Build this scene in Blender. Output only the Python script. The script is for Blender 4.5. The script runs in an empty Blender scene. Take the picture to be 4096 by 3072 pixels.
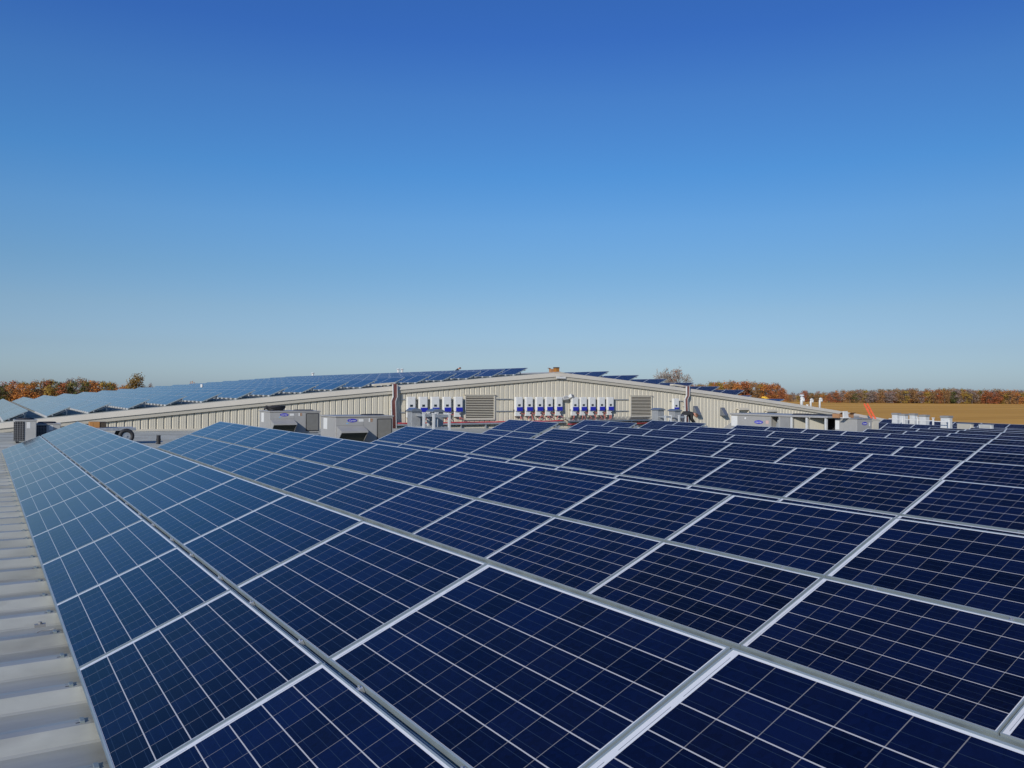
import bpy, bmesh, math, random
from math import sin, cos, tan, atan2, radians, pi, sqrt
from mathutils import Vector, Matrix, noise

scene = bpy.context.scene
C = scene.collection

# ------------------------------------------------------------------ camera
YAW, PITCH, ROLL, FPX = 0.5709, 0.0096, 0.0075, 3310.9      # fitted from the photograph (pixels of 4096 x 3072)
fwd = Vector((sin(YAW)*cos(PITCH), cos(YAW)*cos(PITCH), sin(PITCH)))
r0 = Vector((cos(YAW), -sin(YAW), 0))
u0 = r0.cross(fwd)
rgt = cos(ROLL)*r0 + sin(ROLL)*u0
upv = -sin(ROLL)*r0 + cos(ROLL)*u0
cam = bpy.data.cameras.new('camera')
cam.sensor_width = 36.0
cam.lens = 36.0*FPX/4096
cam.clip_start = 0.05
cam.clip_end = 6000
camo = bpy.data.objects.new('camera', cam)
C.objects.link(camo)
camo.matrix_world = Matrix(((rgt.x, upv.x, -fwd.x, 0), (rgt.y, upv.y, -fwd.y, 0), (rgt.z, upv.z, -fwd.z, 0), (0, 0, 0, 1)))
scene.camera = camo

# ------------------------------------------------------------------ light
SUN_EL, SUN_AZ = radians(23), radians(235)      # azimuth clockwise from +Y
sun_dir = Vector((sin(SUN_AZ)*cos(SUN_EL), cos(SUN_AZ)*cos(SUN_EL), sin(SUN_EL)))
w = bpy.data.worlds.new('World')
scene.world = w
w.use_nodes = True
nt = w.node_tree
bg = nt.nodes['Background']
sky = nt.nodes.new('ShaderNodeTexSky')
sky.sky_type = 'NISHITA'
sky.sun_disc = False
sky.sun_elevation = SUN_EL
sky.sun_rotation = SUN_AZ
sky.altitude = 200
sky.air_density = 1.0
sky.dust_density = 0.6
sky.ozone_density = 3.0
hs = nt.nodes.new('ShaderNodeHueSaturation')
hs.inputs['Saturation'].default_value = 1.12
hs.inputs['Value'].default_value = 1.0
wco = nt.nodes.new('ShaderNodeTexCoord')
wsp = nt.nodes.new('ShaderNodeSeparateXYZ')
nt.links.new(wco.outputs['Generated'], wsp.inputs[0])
wr = nt.nodes.new('ShaderNodeValToRGB')            # colour response of the camera to the clear sky, by elevation
SKY = [(0.0085, (0.575, 0.735, 1.15)), (0.0507, (0.59, 0.67, 0.92)), (0.0956, (0.66, 0.72, 0.86)), (0.14, (0.638, 0.765, 0.894)), (0.1978, (0.628, 0.842, 1.021)), (0.2536, (0.511, 0.841, 1.102)), (0.3327, (0.512, 0.796, 1.136)), (0.3937, (0.415, 0.683, 1.158))]
while len(wr.color_ramp.elements) < len(SKY):
    wr.color_ramp.elements.new(.5)
for el_, (zz_, cc_) in zip(wr.color_ramp.elements, SKY):
    el_.position = zz_; el_.color = (*cc_, 1)
nt.links.new(wsp.outputs['Z'], wr.inputs[0])
wm = nt.nodes.new('ShaderNodeMix'); wm.data_type = 'RGBA'; wm.blend_type = 'MULTIPLY'; wm.inputs['Factor'].default_value = 1
nt.links.new(sky.outputs[0], hs.inputs['Color'])
nt.links.new(hs.outputs[0], wm.inputs[6]); nt.links.new(wr.outputs[0], wm.inputs[7])
wd_ = nt.nodes.new('ShaderNodeVectorMath'); wd_.operation = 'DOT_PRODUCT'
nt.links.new(wco.outputs['Generated'], wd_.inputs[0]); wd_.inputs[1].default_value = (cos(YAW), -sin(YAW), 0)
wmr = nt.nodes.new('ShaderNodeMapRange'); wmr.inputs['From Min'].default_value = -.6; wmr.inputs['From Max'].default_value = .6
wmr.inputs['To Min'].default_value = 1.13; wmr.inputs['To Max'].default_value = .92
nt.links.new(wd_.outputs['Value'], wmr.inputs['Value'])
wv = nt.nodes.new('ShaderNodeVectorMath'); wv.operation = 'SCALE'
nt.links.new(wm.outputs[2], wv.inputs[0]); nt.links.new(wmr.outputs[0], wv.inputs['Scale'])
nt.links.new(wv.outputs[0], bg.inputs['Color'])
bg.inputs['Strength'].default_value = 0.10
sl = bpy.data.lights.new('sun', 'SUN')
sl.energy = 3.6
sl.angle = radians(0.5)
sl.color = (1.0, 0.945, 0.86)
so = bpy.data.objects.new('sun', sl)
C.objects.link(so)
so.rotation_euler = sun_dir.to_track_quat('Z', 'Y').to_euler()
so.location = (-20, -20, 30)

scene.view_settings.view_transform = 'Standard'
scene.view_settings.look = 'None'
scene.view_settings.exposure = 0.0
scene.view_settings.gamma = 1.0
scene.view_settings.use_curve_mapping = False
try:
    scene.cycles.max_bounces = 8
    scene.cycles.caustics_reflective = False
    scene.cycles.caustics_refractive = False
except Exception:
    pass
random.seed(4)

# ------------------------------------------------------------------ helpers
def ray(px, py):
    return fwd + rgt*((px-2048)/FPX) - upv*((py-1536)/FPX)
def at_y(px, py, Y):
    d = ray(px, py); return d*(Y/d.y)
def at_x(px, py, X):
    d = ray(px, py); return d*(X/d.x)

def interp(x, xs, ys):
    if x <= xs[0]: return ys[0]
    for i in range(len(xs)-1):
        if x <= xs[i+1]:
            t = (x-xs[i])/(xs[i+1]-xs[i]); return ys[i]+t*(ys[i+1]-ys[i])
    return ys[-1]

class MB:
    """collects shapes for one mesh object"""
    def __init__(s): s.v = []; s.f = []; s.m = []
    def add(s, vs, fs, mi=0):
        n = len(s.v); s.v += [tuple(v) for v in vs]
        for f in fs: s.f.append([i+n for i in f]); s.m.append(mi)
    def box(s, x0, x1, y0, y1, z0, z1, mi=0, M=None):
        vs = [Vector(p) for p in ((x0,y0,z0),(x1,y0,z0),(x1,y1,z0),(x0,y1,z0),(x0,y0,z1),(x1,y0,z1),(x1,y1,z1),(x0,y1,z1))]
        if M is not None: vs = [M@v for v in vs]
        s.add(vs, [(0,3,2,1),(4,5,6,7),(0,1,5,4),(1,2,6,5),(2,3,7,6),(3,0,4,7)], mi)
    def bar(s, a, b, w=.04, h=.04, mi=0):
        a = Vector(a); b = Vector(b); d = (b-a); L = d.length
        q = d.to_track_quat('X', 'Z').to_matrix().to_4x4(); q.translation = a
        s.box(0, L, -w/2, w/2, -h/2, h/2, mi, q)
    def tube(s, pts, r, n=8, mi=0, caps=True):
        pts = [Vector(p) for p in pts]
        rs = r if isinstance(r, (list, tuple)) else [r]*len(pts)
        base = len(s.v)
        for i, p in enumerate(pts):
            d = (pts[min(i+1, len(pts)-1)]-pts[max(i-1, 0)]).normalized()
            a = d.orthogonal().normalized() if abs(d.z) > .9 else d.cross(Vector((0,0,1))).normalized()
            b = d.cross(a)
            for k in range(n):
                t = 2*pi*k/n
                s.v.append(tuple(p+(a*cos(t)+b*sin(t))*rs[i]))
        for i in range(len(pts)-1):
            for k in range(n):
                k2 = (k+1) % n
                s.f.append([base+i*n+k, base+i*n+k2, base+(i+1)*n+k2, base+(i+1)*n+k]); s.m.append(mi)
        if caps:
            s.f.append([base+k for k in range(n)][::-1]); s.m.append(mi)
            e = base+(len(pts)-1)*n
            s.f.append([e+k for k in range(n)]); s.m.append(mi)
    def prism(s, poly, axis, a, b, mi=0):
        """poly: 2-D outline swept along axis ('x','y','z') from a to b"""
        def P(p, t):
            return {'x': (t, p[0], p[1]), 'y': (p[0], t, p[1]), 'z': (p[0], p[1], t)}[axis]
        n = len(poly)
        vs = [P(p, a) for p in poly]+[P(p, b) for p in poly]
        fs = [list(range(n)), list(range(n, 2*n))[::-1]]
        for i in range(n):
            j = (i+1) % n
            fs.append([i, i+n, j+n, j])
        s.add(vs, fs, mi)
    def mesh(s, name, mats, smooth=False, recalc=True, bevel=0):
        me = bpy.data.meshes.new(name)
        me.from_pydata(s.v, [], s.f)
        for m in (mats if isinstance(mats, (list, tuple)) else [mats]): me.materials.append(m)
        me.polygons.foreach_set('material_index', s.m)
        if recalc or bevel:
            bm = bmesh.new(); bm.from_mesh(me)
            bmesh.ops.recalc_face_normals(bm, faces=bm.faces)
            if bevel:
                ed = [e for e in bm.edges if len(e.link_faces) == 2 and e.calc_face_angle(0) > .6]
                bmesh.ops.bevel(bm, geom=ed, offset=bevel, segments=2, profile=.5, affect='EDGES', clamp_overlap=True)
            bm.to_mesh(me); bm.free()
        if smooth:
            me.polygons.foreach_set('use_smooth', [True]*len(me.polygons))
        me.update()
        return me

def place(name, me, parent=None, loc=(0,0,0), rot=(0,0,0)):
    o = bpy.data.objects.new(name, me); C.objects.link(o)
    o.location = loc; o.rotation_euler = rot
    if parent is not None: o.parent = parent
    return o
def obj(name, mb, mats, parent=None, loc=(0,0,0), rot=(0,0,0), **k):
    return place(name, mb.mesh(name, mats, **k), parent, loc, rot)
def tag(o, label=None, cat=None, group=None, kind=None):
    if label: o['label'] = label
    if cat: o['category'] = cat
    if group: o['group'] = group
    if kind: o['kind'] = kind
    return o
def thing(name, label, cat, loc=(0,0,0), rz=0, group=None):
    o = bpy.data.objects.new(name, None); C.objects.link(o)
    o.empty_display_size = .2
    o.location = loc; o.rotation_euler = (0,0,rz)
    return tag(o, label, cat, group)
def copy_tree(o, parent=None):
    c = o.copy(); C.objects.link(c)
    if parent is not None: c.parent = parent
    for ch in [x for x in o.children]: copy_tree(ch, c)
    return c

# ------------------------------------------------------------------ materials
def mat(name, col, rough=.6, metal=0., noise_amt=0., noise_scale=3., bump=0., bump_scale=30., spec=.5, stretch=(1,1,1), rnd=0.):
    m = bpy.data.materials.new(name); m.use_nodes = True
    t = m.node_tree; b = t.nodes['Principled BSDF']
    b.inputs['Base Color'].default_value = (*col, 1)
    b.inputs['Roughness'].default_value = rough
    b.inputs['Metallic'].default_value = metal
    b.inputs['Specular IOR Level'].default_value = spec
    co = t.nodes.new('ShaderNodeTexCoord')
    mp = t.nodes.new('ShaderNodeMapping'); mp.inputs['Scale'].default_value = stretch
    t.links.new(co.outputs['Object'], mp.inputs[0])
    if noise_amt:
        n = t.nodes.new('ShaderNodeTexNoise'); n.inputs['Scale'].default_value = noise_scale
        n.inputs['Detail'].default_value = 6; n.inputs['Roughness'].default_value = .62
        t.links.new(mp.outputs[0], n.inputs['Vector'])
        mr = t.nodes.new('ShaderNodeMapRange'); mr.inputs['From Min'].default_value = .25; mr.inputs['From Max'].default_value = .75
        mr.inputs['To Min'].default_value = 1-noise_amt; mr.inputs['To Max'].default_value = 1+noise_amt
        t.links.new(n.outputs['Fac'], mr.inputs['Value'])
        v = mr.outputs[0]
        if rnd:
            oi = t.nodes.new('ShaderNodeObjectInfo')
            m2 = t.nodes.new('ShaderNodeMapRange'); m2.inputs['To Min'].default_value = 1-rnd; m2.inputs['To Max'].default_value = 1+rnd
            t.links.new(oi.outputs['Random'], m2.inputs['Value'])
            mm = t.nodes.new('ShaderNodeMath'); mm.operation = 'MULTIPLY'
            t.links.new(v, mm.inputs[0]); t.links.new(m2.outputs[0], mm.inputs[1]); v = mm.outputs[0]
        vm = t.nodes.new('ShaderNodeVectorMath'); vm.operation = 'SCALE'
        vm.inputs[0].default_value = col
        t.links.new(v, vm.inputs['Scale'])
        t.links.new(vm.outputs[0], b.inputs['Base Color'])
        mr2 = t.nodes.new('ShaderNodeMapRange')
        mr2.inputs['To Min'].default_value = max(0.02, rough-.12); mr2.inputs['To Max'].default_value = min(1, rough+.12)
        t.links.new(n.outputs['Fac'], mr2.inputs['Value']); t.links.new(mr2.outputs[0], b.inputs['Roughness'])
    if bump:
        n2 = t.nodes.new('ShaderNodeTexNoise'); n2.inputs['Scale'].default_value = bump_scale
        t.links.new(mp.outputs[0], n2.inputs['Vector'])
        bp = t.nodes.new('ShaderNodeBump'); bp.inputs['Strength'].default_value = bump; bp.inputs['Distance'].default_value = .02
        t.links.new(n2.outputs['Fac'], bp.inputs['Height']); t.links.new(bp.outputs[0], b.inputs['Normal'])
    return m

PL, PW = 1.656, 0.930           # panel length (along the row) and width (up the slope)
M_frame = mat('panel_frame_aluminium', (.30,.36,.385), .45, .25, .10, 4)
M_alu = mat('mill_aluminium', (.58,.59,.60), .38, .7, .10, 5)
M_galv = mat('galvanised_steel', (.46,.48,.49), .45, .6, .18, 9)
M_chan = mat('dull_galvanised_channel', (.24,.29,.305), .5, .35, .2, 7)
M_galv_white = mat('weathered_white_steel', (.60,.61,.60), .5, .1, .12, 5)
M_white = mat('white_paint', (.68,.68,.65), .45, 0, .05, 4)
M_black = mat('black_rubber', (.02,.02,.022), .6, 0, .2, 6)
M_dark = mat('dark_interior', (.025,.025,.028), .8)
M_red = mat('red_cable', (.46,.06,.07), .5, 0, .15, 8)
M_redd = mat('dull_dark_red_cable', (.17,.055,.05), .55, 0, .2, 8)
M_redp = mat('faded_red_cable', (.62,.20,.16), .5, 0, .15, 8)
M_grey = mat('grey_cabinet_paint', (.33,.325,.31), .5, 0, .07, 3)
M_grey2 = mat('dark_grey_cabinet_paint', (.24,.24,.235), .5, 0, .08, 3)
M_cream = mat('cream_wall_steel', (.555,.515,.415), .5, 0, .05, .8, stretch=(1,1,.25))
M_trim = mat('cream_trim_steel', (.56,.52,.43), .45, 0, .06, .7)
M_blue = mat('blue_plastic', (.018,.026,.36), .4, 0, .06, 5)
M_logo = mat('logo_blue', (.03,.03,.42), .4)
M_cardb = mat('cardboard', (.36,.19,.09), .85, 0, .12, 6)
M_orange = mat('orange_fibreglass', (.78,.14,.05), .45, 0, .1, 4)
M_yellow = mat('yellow_tarp', (.80,.46,.03), .55, 0, .12, 5)
M_skin = mat('skin', (.50,.24,.16), .55, 0, .05, 20)
M_cloth = mat('black_jacket_cloth', (.018,.018,.020), .85, 0, .25, 14, bump=.4, bump_scale=25)
M_trous = mat('dark_trousers_cloth', (.045,.05,.07), .85, 0, .2, 14)
M_bark = mat('bark', (.10,.075,.055), .9, 0, .2, 3)
M_screen = mat('dark_display', (.02,.035,.05), .15)

def panel_material():
    m = bpy.data.materials.new('polycrystalline_panel_glass'); m.use_nodes = True
    t = m.node_tree; N = t.nodes; L = t.links; b = N['Principled BSDF']
    co = N.new('ShaderNodeTexCoord'); sp = N.new('ShaderNodeSeparateXYZ'); L.new(co.outputs['Object'], sp.inputs[0])
    def M(op, a, b_=None, c=None):
        n = N.new('ShaderNodeMath'); n.operation = op
        for i, v in enumerate((a, b_, c)):
            if v is None: continue
            if isinstance(v, (int, float)): n.inputs[i].default_value = v
            else: L.new(v, n.inputs[i])
        return n.outputs[0]
    x0, x1 = .0085, PW-.0165
    y0, y1 = .014, PL-.041
    cx, cy = (x1-x0)/6, (y1-y0)/10
    X = M('SUBTRACT', sp.outputs['X'], x0); Y = M('SUBTRACT', sp.outputs['Y'], y0)
    U = M('DIVIDE', X, cx); V = M('DIVIDE', Y, cy)
    fu = M('FRACT', U); fv = M('FRACT', V)
    def edge(f, wdt):        # 1 near 0 or 1
        d = M('ABSOLUTE', M('SUBTRACT', f, .5))
        return M('GREATER_THAN', d, .5-wdt/2)
    lineB = edge(fu, .0050/cx)
    lineA = edge(fv, .0034/cy)
    bus = None
    for c in (1/6, .5, 5/6):
        k = M('LESS_THAN', M('ABSOLUTE', M('SUBTRACT', fu, c)), .0011/cx)
        bus = k if bus is None else M('MAXIMUM', bus, k)
    inside = M('MULTIPLY', M('MULTIPLY', M('GREATER_THAN', X, .002), M('LESS_THAN', X, x1-x0-.002)),
               M('MULTIPLY', M('GREATER_THAN', Y, .001), M('LESS_THAN', Y, y1-y0-.001)))
    # ribbon running in the white margin at the far end
    rib = M('MULTIPLY', M('LESS_THAN', M('ABSOLUTE', M('SUBTRACT', Y, (y1-y0)+.012)), .0016),
            M('LESS_THAN', M('ABSOLUTE', M('SUBTRACT', M('FRACT', M('MULTIPLY', U, .5)), .5)), .40))
    # cell colour
    cid = N.new('ShaderNodeCombineXYZ'); L.new(M('FLOOR', U), cid.inputs[0]); L.new(M('FLOOR', V), cid.inputs[1])
    oi = N.new('ShaderNodeObjectInfo'); L.new(M('MULTIPLY', oi.outputs['Random'], 91.0), cid.inputs[2])
    wn = N.new('ShaderNodeTexWhiteNoise'); wn.noise_dimensions = '3D'; L.new(cid.outputs[0], wn.inputs['Vector'])
    off = N.new('ShaderNodeVectorMath'); off.operation = 'ADD'; L.new(co.outputs['Object'], off.inputs[0]); L.new(cid.outputs[0], off.inputs[1])
    vo = N.new('ShaderNodeTexVoronoi'); vo.inputs['Scale'].default_value = 55; L.new(off.outputs[0], vo.inputs['Vector'])
    sv = N.new('ShaderNodeSeparateColor'); L.new(vo.outputs['Color'], sv.inputs[0])
    mixv = M('ADD', M('MULTIPLY', wn.outputs['Value'], .42), M('ADD', M('MULTIPLY', sv.outputs[0], .20), M('MULTIPLY', oi.outputs['Random'], .38)))
    ramp = N.new('ShaderNodeValToRGB'); L.new(mixv, ramp.inputs[0])
    e = ramp.color_ramp.elements
    e[0].position = .18; e[0].color = (.0012,.0020,.008,1)
    e[1].position = .86; e[1].color = (.0029,.0076,.040,1)
    def mix(fac, a, bcol):
        n = N.new('ShaderNodeMix'); n.data_type = 'RGBA'; L.new(fac, n.inputs['Factor'])
        L.new(a, n.inputs[6]) if not isinstance(a, tuple) else setattr(n.inputs[6], 'default_value', a)
        L.new(bcol, n.inputs[7]) if not isinstance(bcol, tuple) else setattr(n.inputs[7], 'default_value', bcol)
        return n.outputs[2]
    c = mix(bus, ramp.outputs[0], (.018,.032,.060,1))
    c = mix(lineA, c, (.20,.195,.195,1))
    c = mix(lineB, c, (.46,.46,.47,1))
    c = mix(inside, (.66,.68,.70,1), c)
    c = mix(rib, c, (.25,.27,.3,1))
    # thin film of dust
    dn = N.new('ShaderNodeTexNoise'); dn.inputs['Scale'].default_value = 2.2; dn.inputs['Detail'].default_value = 5
    L.new(off.outputs[0], dn.inputs['Vector'])
    dm = N.new('ShaderNodeMapRange'); dm.inputs['From Min'].default_value = .35; dm.inputs['From Max'].default_value = .8
    dm.inputs['To Max'].default_value = .006; L.new(dn.outputs['Fac'], dm.inputs['Value'])
    c = mix(dm.outputs[0], c, (.45,.42,.36,1))
    L.new(c, b.inputs['Base Color'])
    b.inputs['Roughness'].default_value = .09
    b.inputs['IOR'].default_value = 1.31
    b.inputs['Specular IOR Level'].default_value = .5
    b.inputs['Specular Tint'].default_value = (.68, .84, 1.0, 1)      # blue anti-reflection coating
    return m
M_panel = panel_material()

def leaf_mat(name, c1, c2):
    m = bpy.data.materials.new(name); m.use_nodes = True
    t = m.node_tree; b = t.nodes['Principled BSDF']
    co = t.nodes.new('ShaderNodeTexCoord'); n = t.nodes.new('ShaderNodeTexNoise'); n.inputs['Scale'].default_value = .55; n.inputs['Detail'].default_value = 4
    oi = t.nodes.new('ShaderNodeObjectInfo')
    ad = t.nodes.new('ShaderNodeVectorMath'); ad.operation = 'ADD'
    t.links.new(co.outputs['Object'], ad.inputs[0]); t.links.new(oi.outputs['Location'], ad.inputs[1])
    t.links.new(ad.outputs[0], n.inputs['Vector'])
    r = t.nodes.new('ShaderNodeValToRGB'); r.color_ramp.elements[0].position = .35; r.color_ramp.elements[1].position = .66
    r.color_ramp.elements[0].color = (*c1, 1); r.color_ramp.elements[1].color = (*c2, 1)
    t.links.new(n.outputs['Fac'], r.inputs[0]); t.links.new(r.outputs[0], b.inputs['Base Color'])
    b.inputs['Roughness'].default_value = .8
    b.inputs['Specular IOR Level'].default_value = .2
    return m

def roof_material():
    m = bpy.data.materials.new('galvalume_roof_sheet'); m.use_nodes = True
    t = m.node_tree; N = t.nodes; L = t.links; b = N['Principled BSDF']
    co = N.new('ShaderNodeTexCoord')
    def nz(scale, st, det=6):
        mp = N.new('ShaderNodeMapping'); mp.inputs['Scale'].default_value = st; L.new(co.outputs['Object'], mp.inputs[0])
        n = N.new('ShaderNodeTexNoise'); n.inputs['Scale'].default_value = scale; n.inputs['Detail'].default_value = det; n.inputs['Roughness'].default_value = .6
        L.new(mp.outputs[0], n.inputs['Vector']); return n.outputs['Fac']
    r = N.new('ShaderNodeValToRGB'); L.new(nz(2.2, (.35,1.6,1)), r.inputs[0])
    r.color_ramp.elements[0].position = .3; r.color_ramp.elements[0].color = (.30,.305,.265,1)
    r.color_ramp.elements[1].position = .7; r.color_ramp.elements[1].color = (.47,.48,.435,1)
    r2 = N.new('ShaderNodeValToRGB'); L.new(nz(1.3, (.5,3.0,1), 4), r2.inputs[0])        # dark water stains lying in the pans
    r2.color_ramp.elements[0].position = .54; r2.color_ramp.elements[0].color = (0,0,0,1)
    r2.color_ramp.elements[1].position = .72; r2.color_ramp.elements[1].color = (1,1,1,1)
    mx = N.new('ShaderNodeMix'); mx.data_type = 'RGBA'
    sc = N.new('ShaderNodeMath'); sc.operation = 'MULTIPLY'; L.new(r2.outputs[0], sc.inputs[0]); sc.inputs[1].default_value = .62
    L.new(sc.outputs[0], mx.inputs['Factor']); L.new(r.outputs[0], mx.inputs[6]); mx.inputs[7].default_value = (.20,.195,.18,1)
    L.new(mx.outputs[2], b.inputs['Base Color'])
    b.inputs['Metallic'].default_value = .25
    rr = N.new('ShaderNodeMapRange'); L.new(nz(9, (1,1,1)), rr.inputs['Value']); rr.inputs['To Min'].default_value = .28; rr.inputs['To Max'].default_value = .52
    L.new(rr.outputs[0], b.inputs['Roughness'])
    bp = N.new('ShaderNodeBump'); bp.inputs['Strength'].default_value = .12; bp.inputs['Distance'].default_value = .02
    L.new(nz(5, (.6,1.5,1)), bp.inputs['Height']); L.new(bp.outputs[0], b.inputs['Normal'])
    return m
M_roof = roof_material()

def field_material():
    m = bpy.data.materials.new('stubble_field'); m.use_nodes = True
    t = m.node_tree; N = t.nodes; L = t.links; b = N['Principled BSDF']
    co = N.new('ShaderNodeTexCoord')
    mp = N.new('ShaderNodeMapping'); mp.inputs['Rotation'].default_value = (0,0,radians(28)); mp.inputs['Scale'].default_value = (.0022,.045,1)
    L.new(co.outputs['Object'], mp.inputs[0])
    n = N.new('ShaderNodeTexNoise'); n.inputs['Scale'].default_value = 1; n.inputs['Detail'].default_value = 7; n.inputs['Roughness'].default_value = .6
    L.new(mp.outputs[0], n.inputs['Vector'])
    r = N.new('ShaderNodeValToRGB'); L.new(n.outputs['Fac'], r.inputs[0])
    e = r.color_ramp.elements
    e[0].position = .32; e[0].color = (.52,.25,.045,1)
    e[1].position = .68; e[1].color = (.78,.42,.09,1)
    L.new(r.outputs[0], b.inputs['Base Color']); b.inputs['Roughness'].default_value = .95
    b.inputs['Specular IOR Level'].default_value = .1
    return m
M_field = field_material()

# ------------------------------------------------------------------ ground
GZ = -7.5
g = MB()
R_ = 5200
g.add([(-R_,-R_,GZ),(R_,-R_,GZ),(R_,R_,GZ),(-R_,R_,GZ)], [(0,1,2,3)])
tag(obj('field', g, M_field), 'tan stubble field around the buildings', 'field', kind='structure')

# ------------------------------------------------------------------ near building and its ribbed roof
WY = 37.6                        # plane of the tall gable wall
RXS = [-16, 0.5, 4.3, 8.1, 12, 17.5, 21.3, 25.1, 28.9, 32.7, 36.5, 40.3, 44.1, 51.8, 60]
RZS = [-1.70, -1.77, -1.80, -1.86, -1.92, -2.0, -2.06, -2.13, -2.20, -2.27, -2.37, -2.46, -2.56, -2.63, -2.74]
def zroof(x, y):
    return interp(x, RXS, RZS) + .0035*(y-10)*min(1, max(0, (x-5)/8))

nb = thing('factory_building', 'low building whose ribbed grey metal roof carries the near panel rows', 'building', (20, 10, GZ))
rb = MB()
ys = []                          # (y, lift) profile of trapezoid ribs every 0.61 m
y = -7.3
while y < WY-.02:
    for dy, h in ((0,0),(.03,.004),(.06,0),(.33,0),(.345,.010),(.36,.004),(.405,.074),(.455,.078),(.50,.074),(.545,.0)):
        if y+dy < WY-.03: ys.append((y+dy, h))
    y += .61
ys.append((WY-.02, 0))
n = len(ys)
xs_ = RXS
vs = [(x, yy, zroof(x, yy)+h) for x in xs_ for yy, h in ys]
fs = [(i*n+j, (i+1)*n+j, (i+1)*n+j+1, i*n+j+1) for i in range(len(xs_)-1) for j in range(n-1)]
rb.add(vs, fs)
ro = obj('roof', rb, M_roof, nb); ro.location = (-20,-10,-GZ)
wl = MB()
for (xa, ya, xb, yb) in ((-16,-7.3,60,-7.3),(60,-7.3,60,WY-.05),(-16,WY-.05,-16,-7.3)):
    wl.box(min(xa,xb)-.04, max(xa,xb)+.04, min(ya,yb)-.04, max(ya,yb)+.04, GZ, -2.9 if xa == 60 or xb == 60 else -1.95)
wo = obj('wall', wl, M_cream, nb); wo.location = (-20,-10,-GZ)

# ------------------------------------------------------------------ gable building
RX = 27.3
def zg(x):
    d = abs(x-RX)
    return 1.08 - (.0815*d+.0004*d*d if x < RX else .075*d+.0007*d*d)
GX0, GX1, GY1 = -9.0, 60.0, 84.0
gb = thing('warehouse_building', 'long cream metal building with a low gable behind the grey roof', 'building', (RX, WY, GZ))
def gpart(name, mb, m, parent=None, **k):
    o = obj(name, mb, m, parent or gb, **k)
    if parent is None: o.location = (-RX, -WY, -GZ)
    return o
# wall sheet with recessed grooves every 0.305 m
wm = MB()
prof = []
x = GX0
while x < GX1-.305:
    for dx, dy in ((0,0),(.012,.046),(.050,.046),(.086,0),(.140,0),(.150,.006),(.162,.006),(.172,0),(.225,0),(.235,.006),(.247,.006),(.257,0)):
        prof.append((x+dx, dy))
    x += .305
vs = []; fs = []
for i, (px_, dy) in enumerate(prof):
    vs += [(px_, WY+dy, GZ), (px_, WY+dy, zg(px_)-.30)]
for i in range(len(prof)-1):
    fs.append((2*i, 2*i+2, 2*i+3, 2*i+1))
wm.add(vs, fs)
gpart('gable_wall', wm, M_cream, recalc=False)
# roof sheet
rm = MB()
gxs = [GX0-.3+ i*(RX-GX0+.3)/8 for i in range(9)]+[RX+(i+1)*(GX1+.3-RX)/8 for i in range(8)]
vs = []; fs = []
for i, xx in enumerate(gxs):
    vs += [(xx, WY-.06, zg(xx)), (xx, GY1, zg(xx)), (xx, WY-.06, zg(xx)-.05), (xx, GY1, zg(xx)-.05)]
for i in range(len(gxs)-1):
    a = 4*i; c = a+4
    fs += [(a, c, c+1, a+1), (a+2, a+3, c+3, c+2), (a, a+2, c+2, c), (a+1, c+1, c+3, a+3)]
rm.add(vs, fs)
gpart('roof', rm, M_roof)
# standing ribs of the far roof
for k in range(1):
    rr = MB()
    yy = WY+.6
    while yy < GY1:
        for side in (0, 1):
            pts = [xx for xx in gxs if (xx <= RX if side == 0 else xx >= RX)]
            for i in range(len(pts)-1):
                xa, xb = pts[i], pts[i+1]
                rr.bar((xa, yy, zg(xa)+.02), (xb, yy, zg(xb)+.02), .06, .045)
        yy += .61
    gpart('roof_rib', rr, M_roof)
# rake trim: sunlit sloping upper band over an upright lower band
def rake(y0, y1, d0, d1, push0, push1):
    mb = MB()
    vs = []; fs = []
    for xx in gxs:
        z = zg(xx)
        vs += [(xx, y0-push0, z+d0), (xx, y0-push1, z+d1), (xx, y1, z+d0), (xx, y1, z+d1)]
    for i in range(len(gxs)-1):
        a = 4*i; c = a+4
        fs += [(a, a+1, c+1, c), (a, c, c+2, a+2), (a+1, a+3, c+3, c+1)]
    mb.add(vs, fs); return mb
gpart('rake_trim', rake(WY, WY+.1, .035, -.185, .07, .17), M_trim)
gpart('rake_fascia', rake(WY, WY+.06, -.190, -.345, .125, .10), M_trim)
cp = MB(); cp.box(RX-.32, RX+.32, WY-.185, WY-.14, zg(RX)-.31, zg(RX)-.20)
gpart('ridge_plate', cp, M_white)
cap = MB(); cap.prism([(RX-.4, zg(RX)+.0), (RX, zg(RX)+.07), (RX+.4, zg(RX)+.0)], 'y', WY-.10, GY1)
gpart('ridge_cap', cap, M_trim)
bt = MB()
xx = GX0
while xx < GX1:
    x2 = min(GX1, xx+3)
    bt.bar((xx, WY-.03, zroof(xx, WY)+.07), (x2, WY-.03, zroof(x2, WY)+.07), .07, .13); xx = x2
gpart('base_flashing', bt, M_trim)
sd = MB(); sd.box(GX0-.05, GX0, WY+.05, GY1, GZ, zg(GX0)-.06); sd.box(GX1, GX1+.05, WY+.05, GY1, GZ, zg(GX1)-.06); sd.box(GX0, GX1, GY1-.1, GY1-.05, GZ, zg(GX1)-.08)
gpart('side_wall', sd, M_cream)

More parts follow.
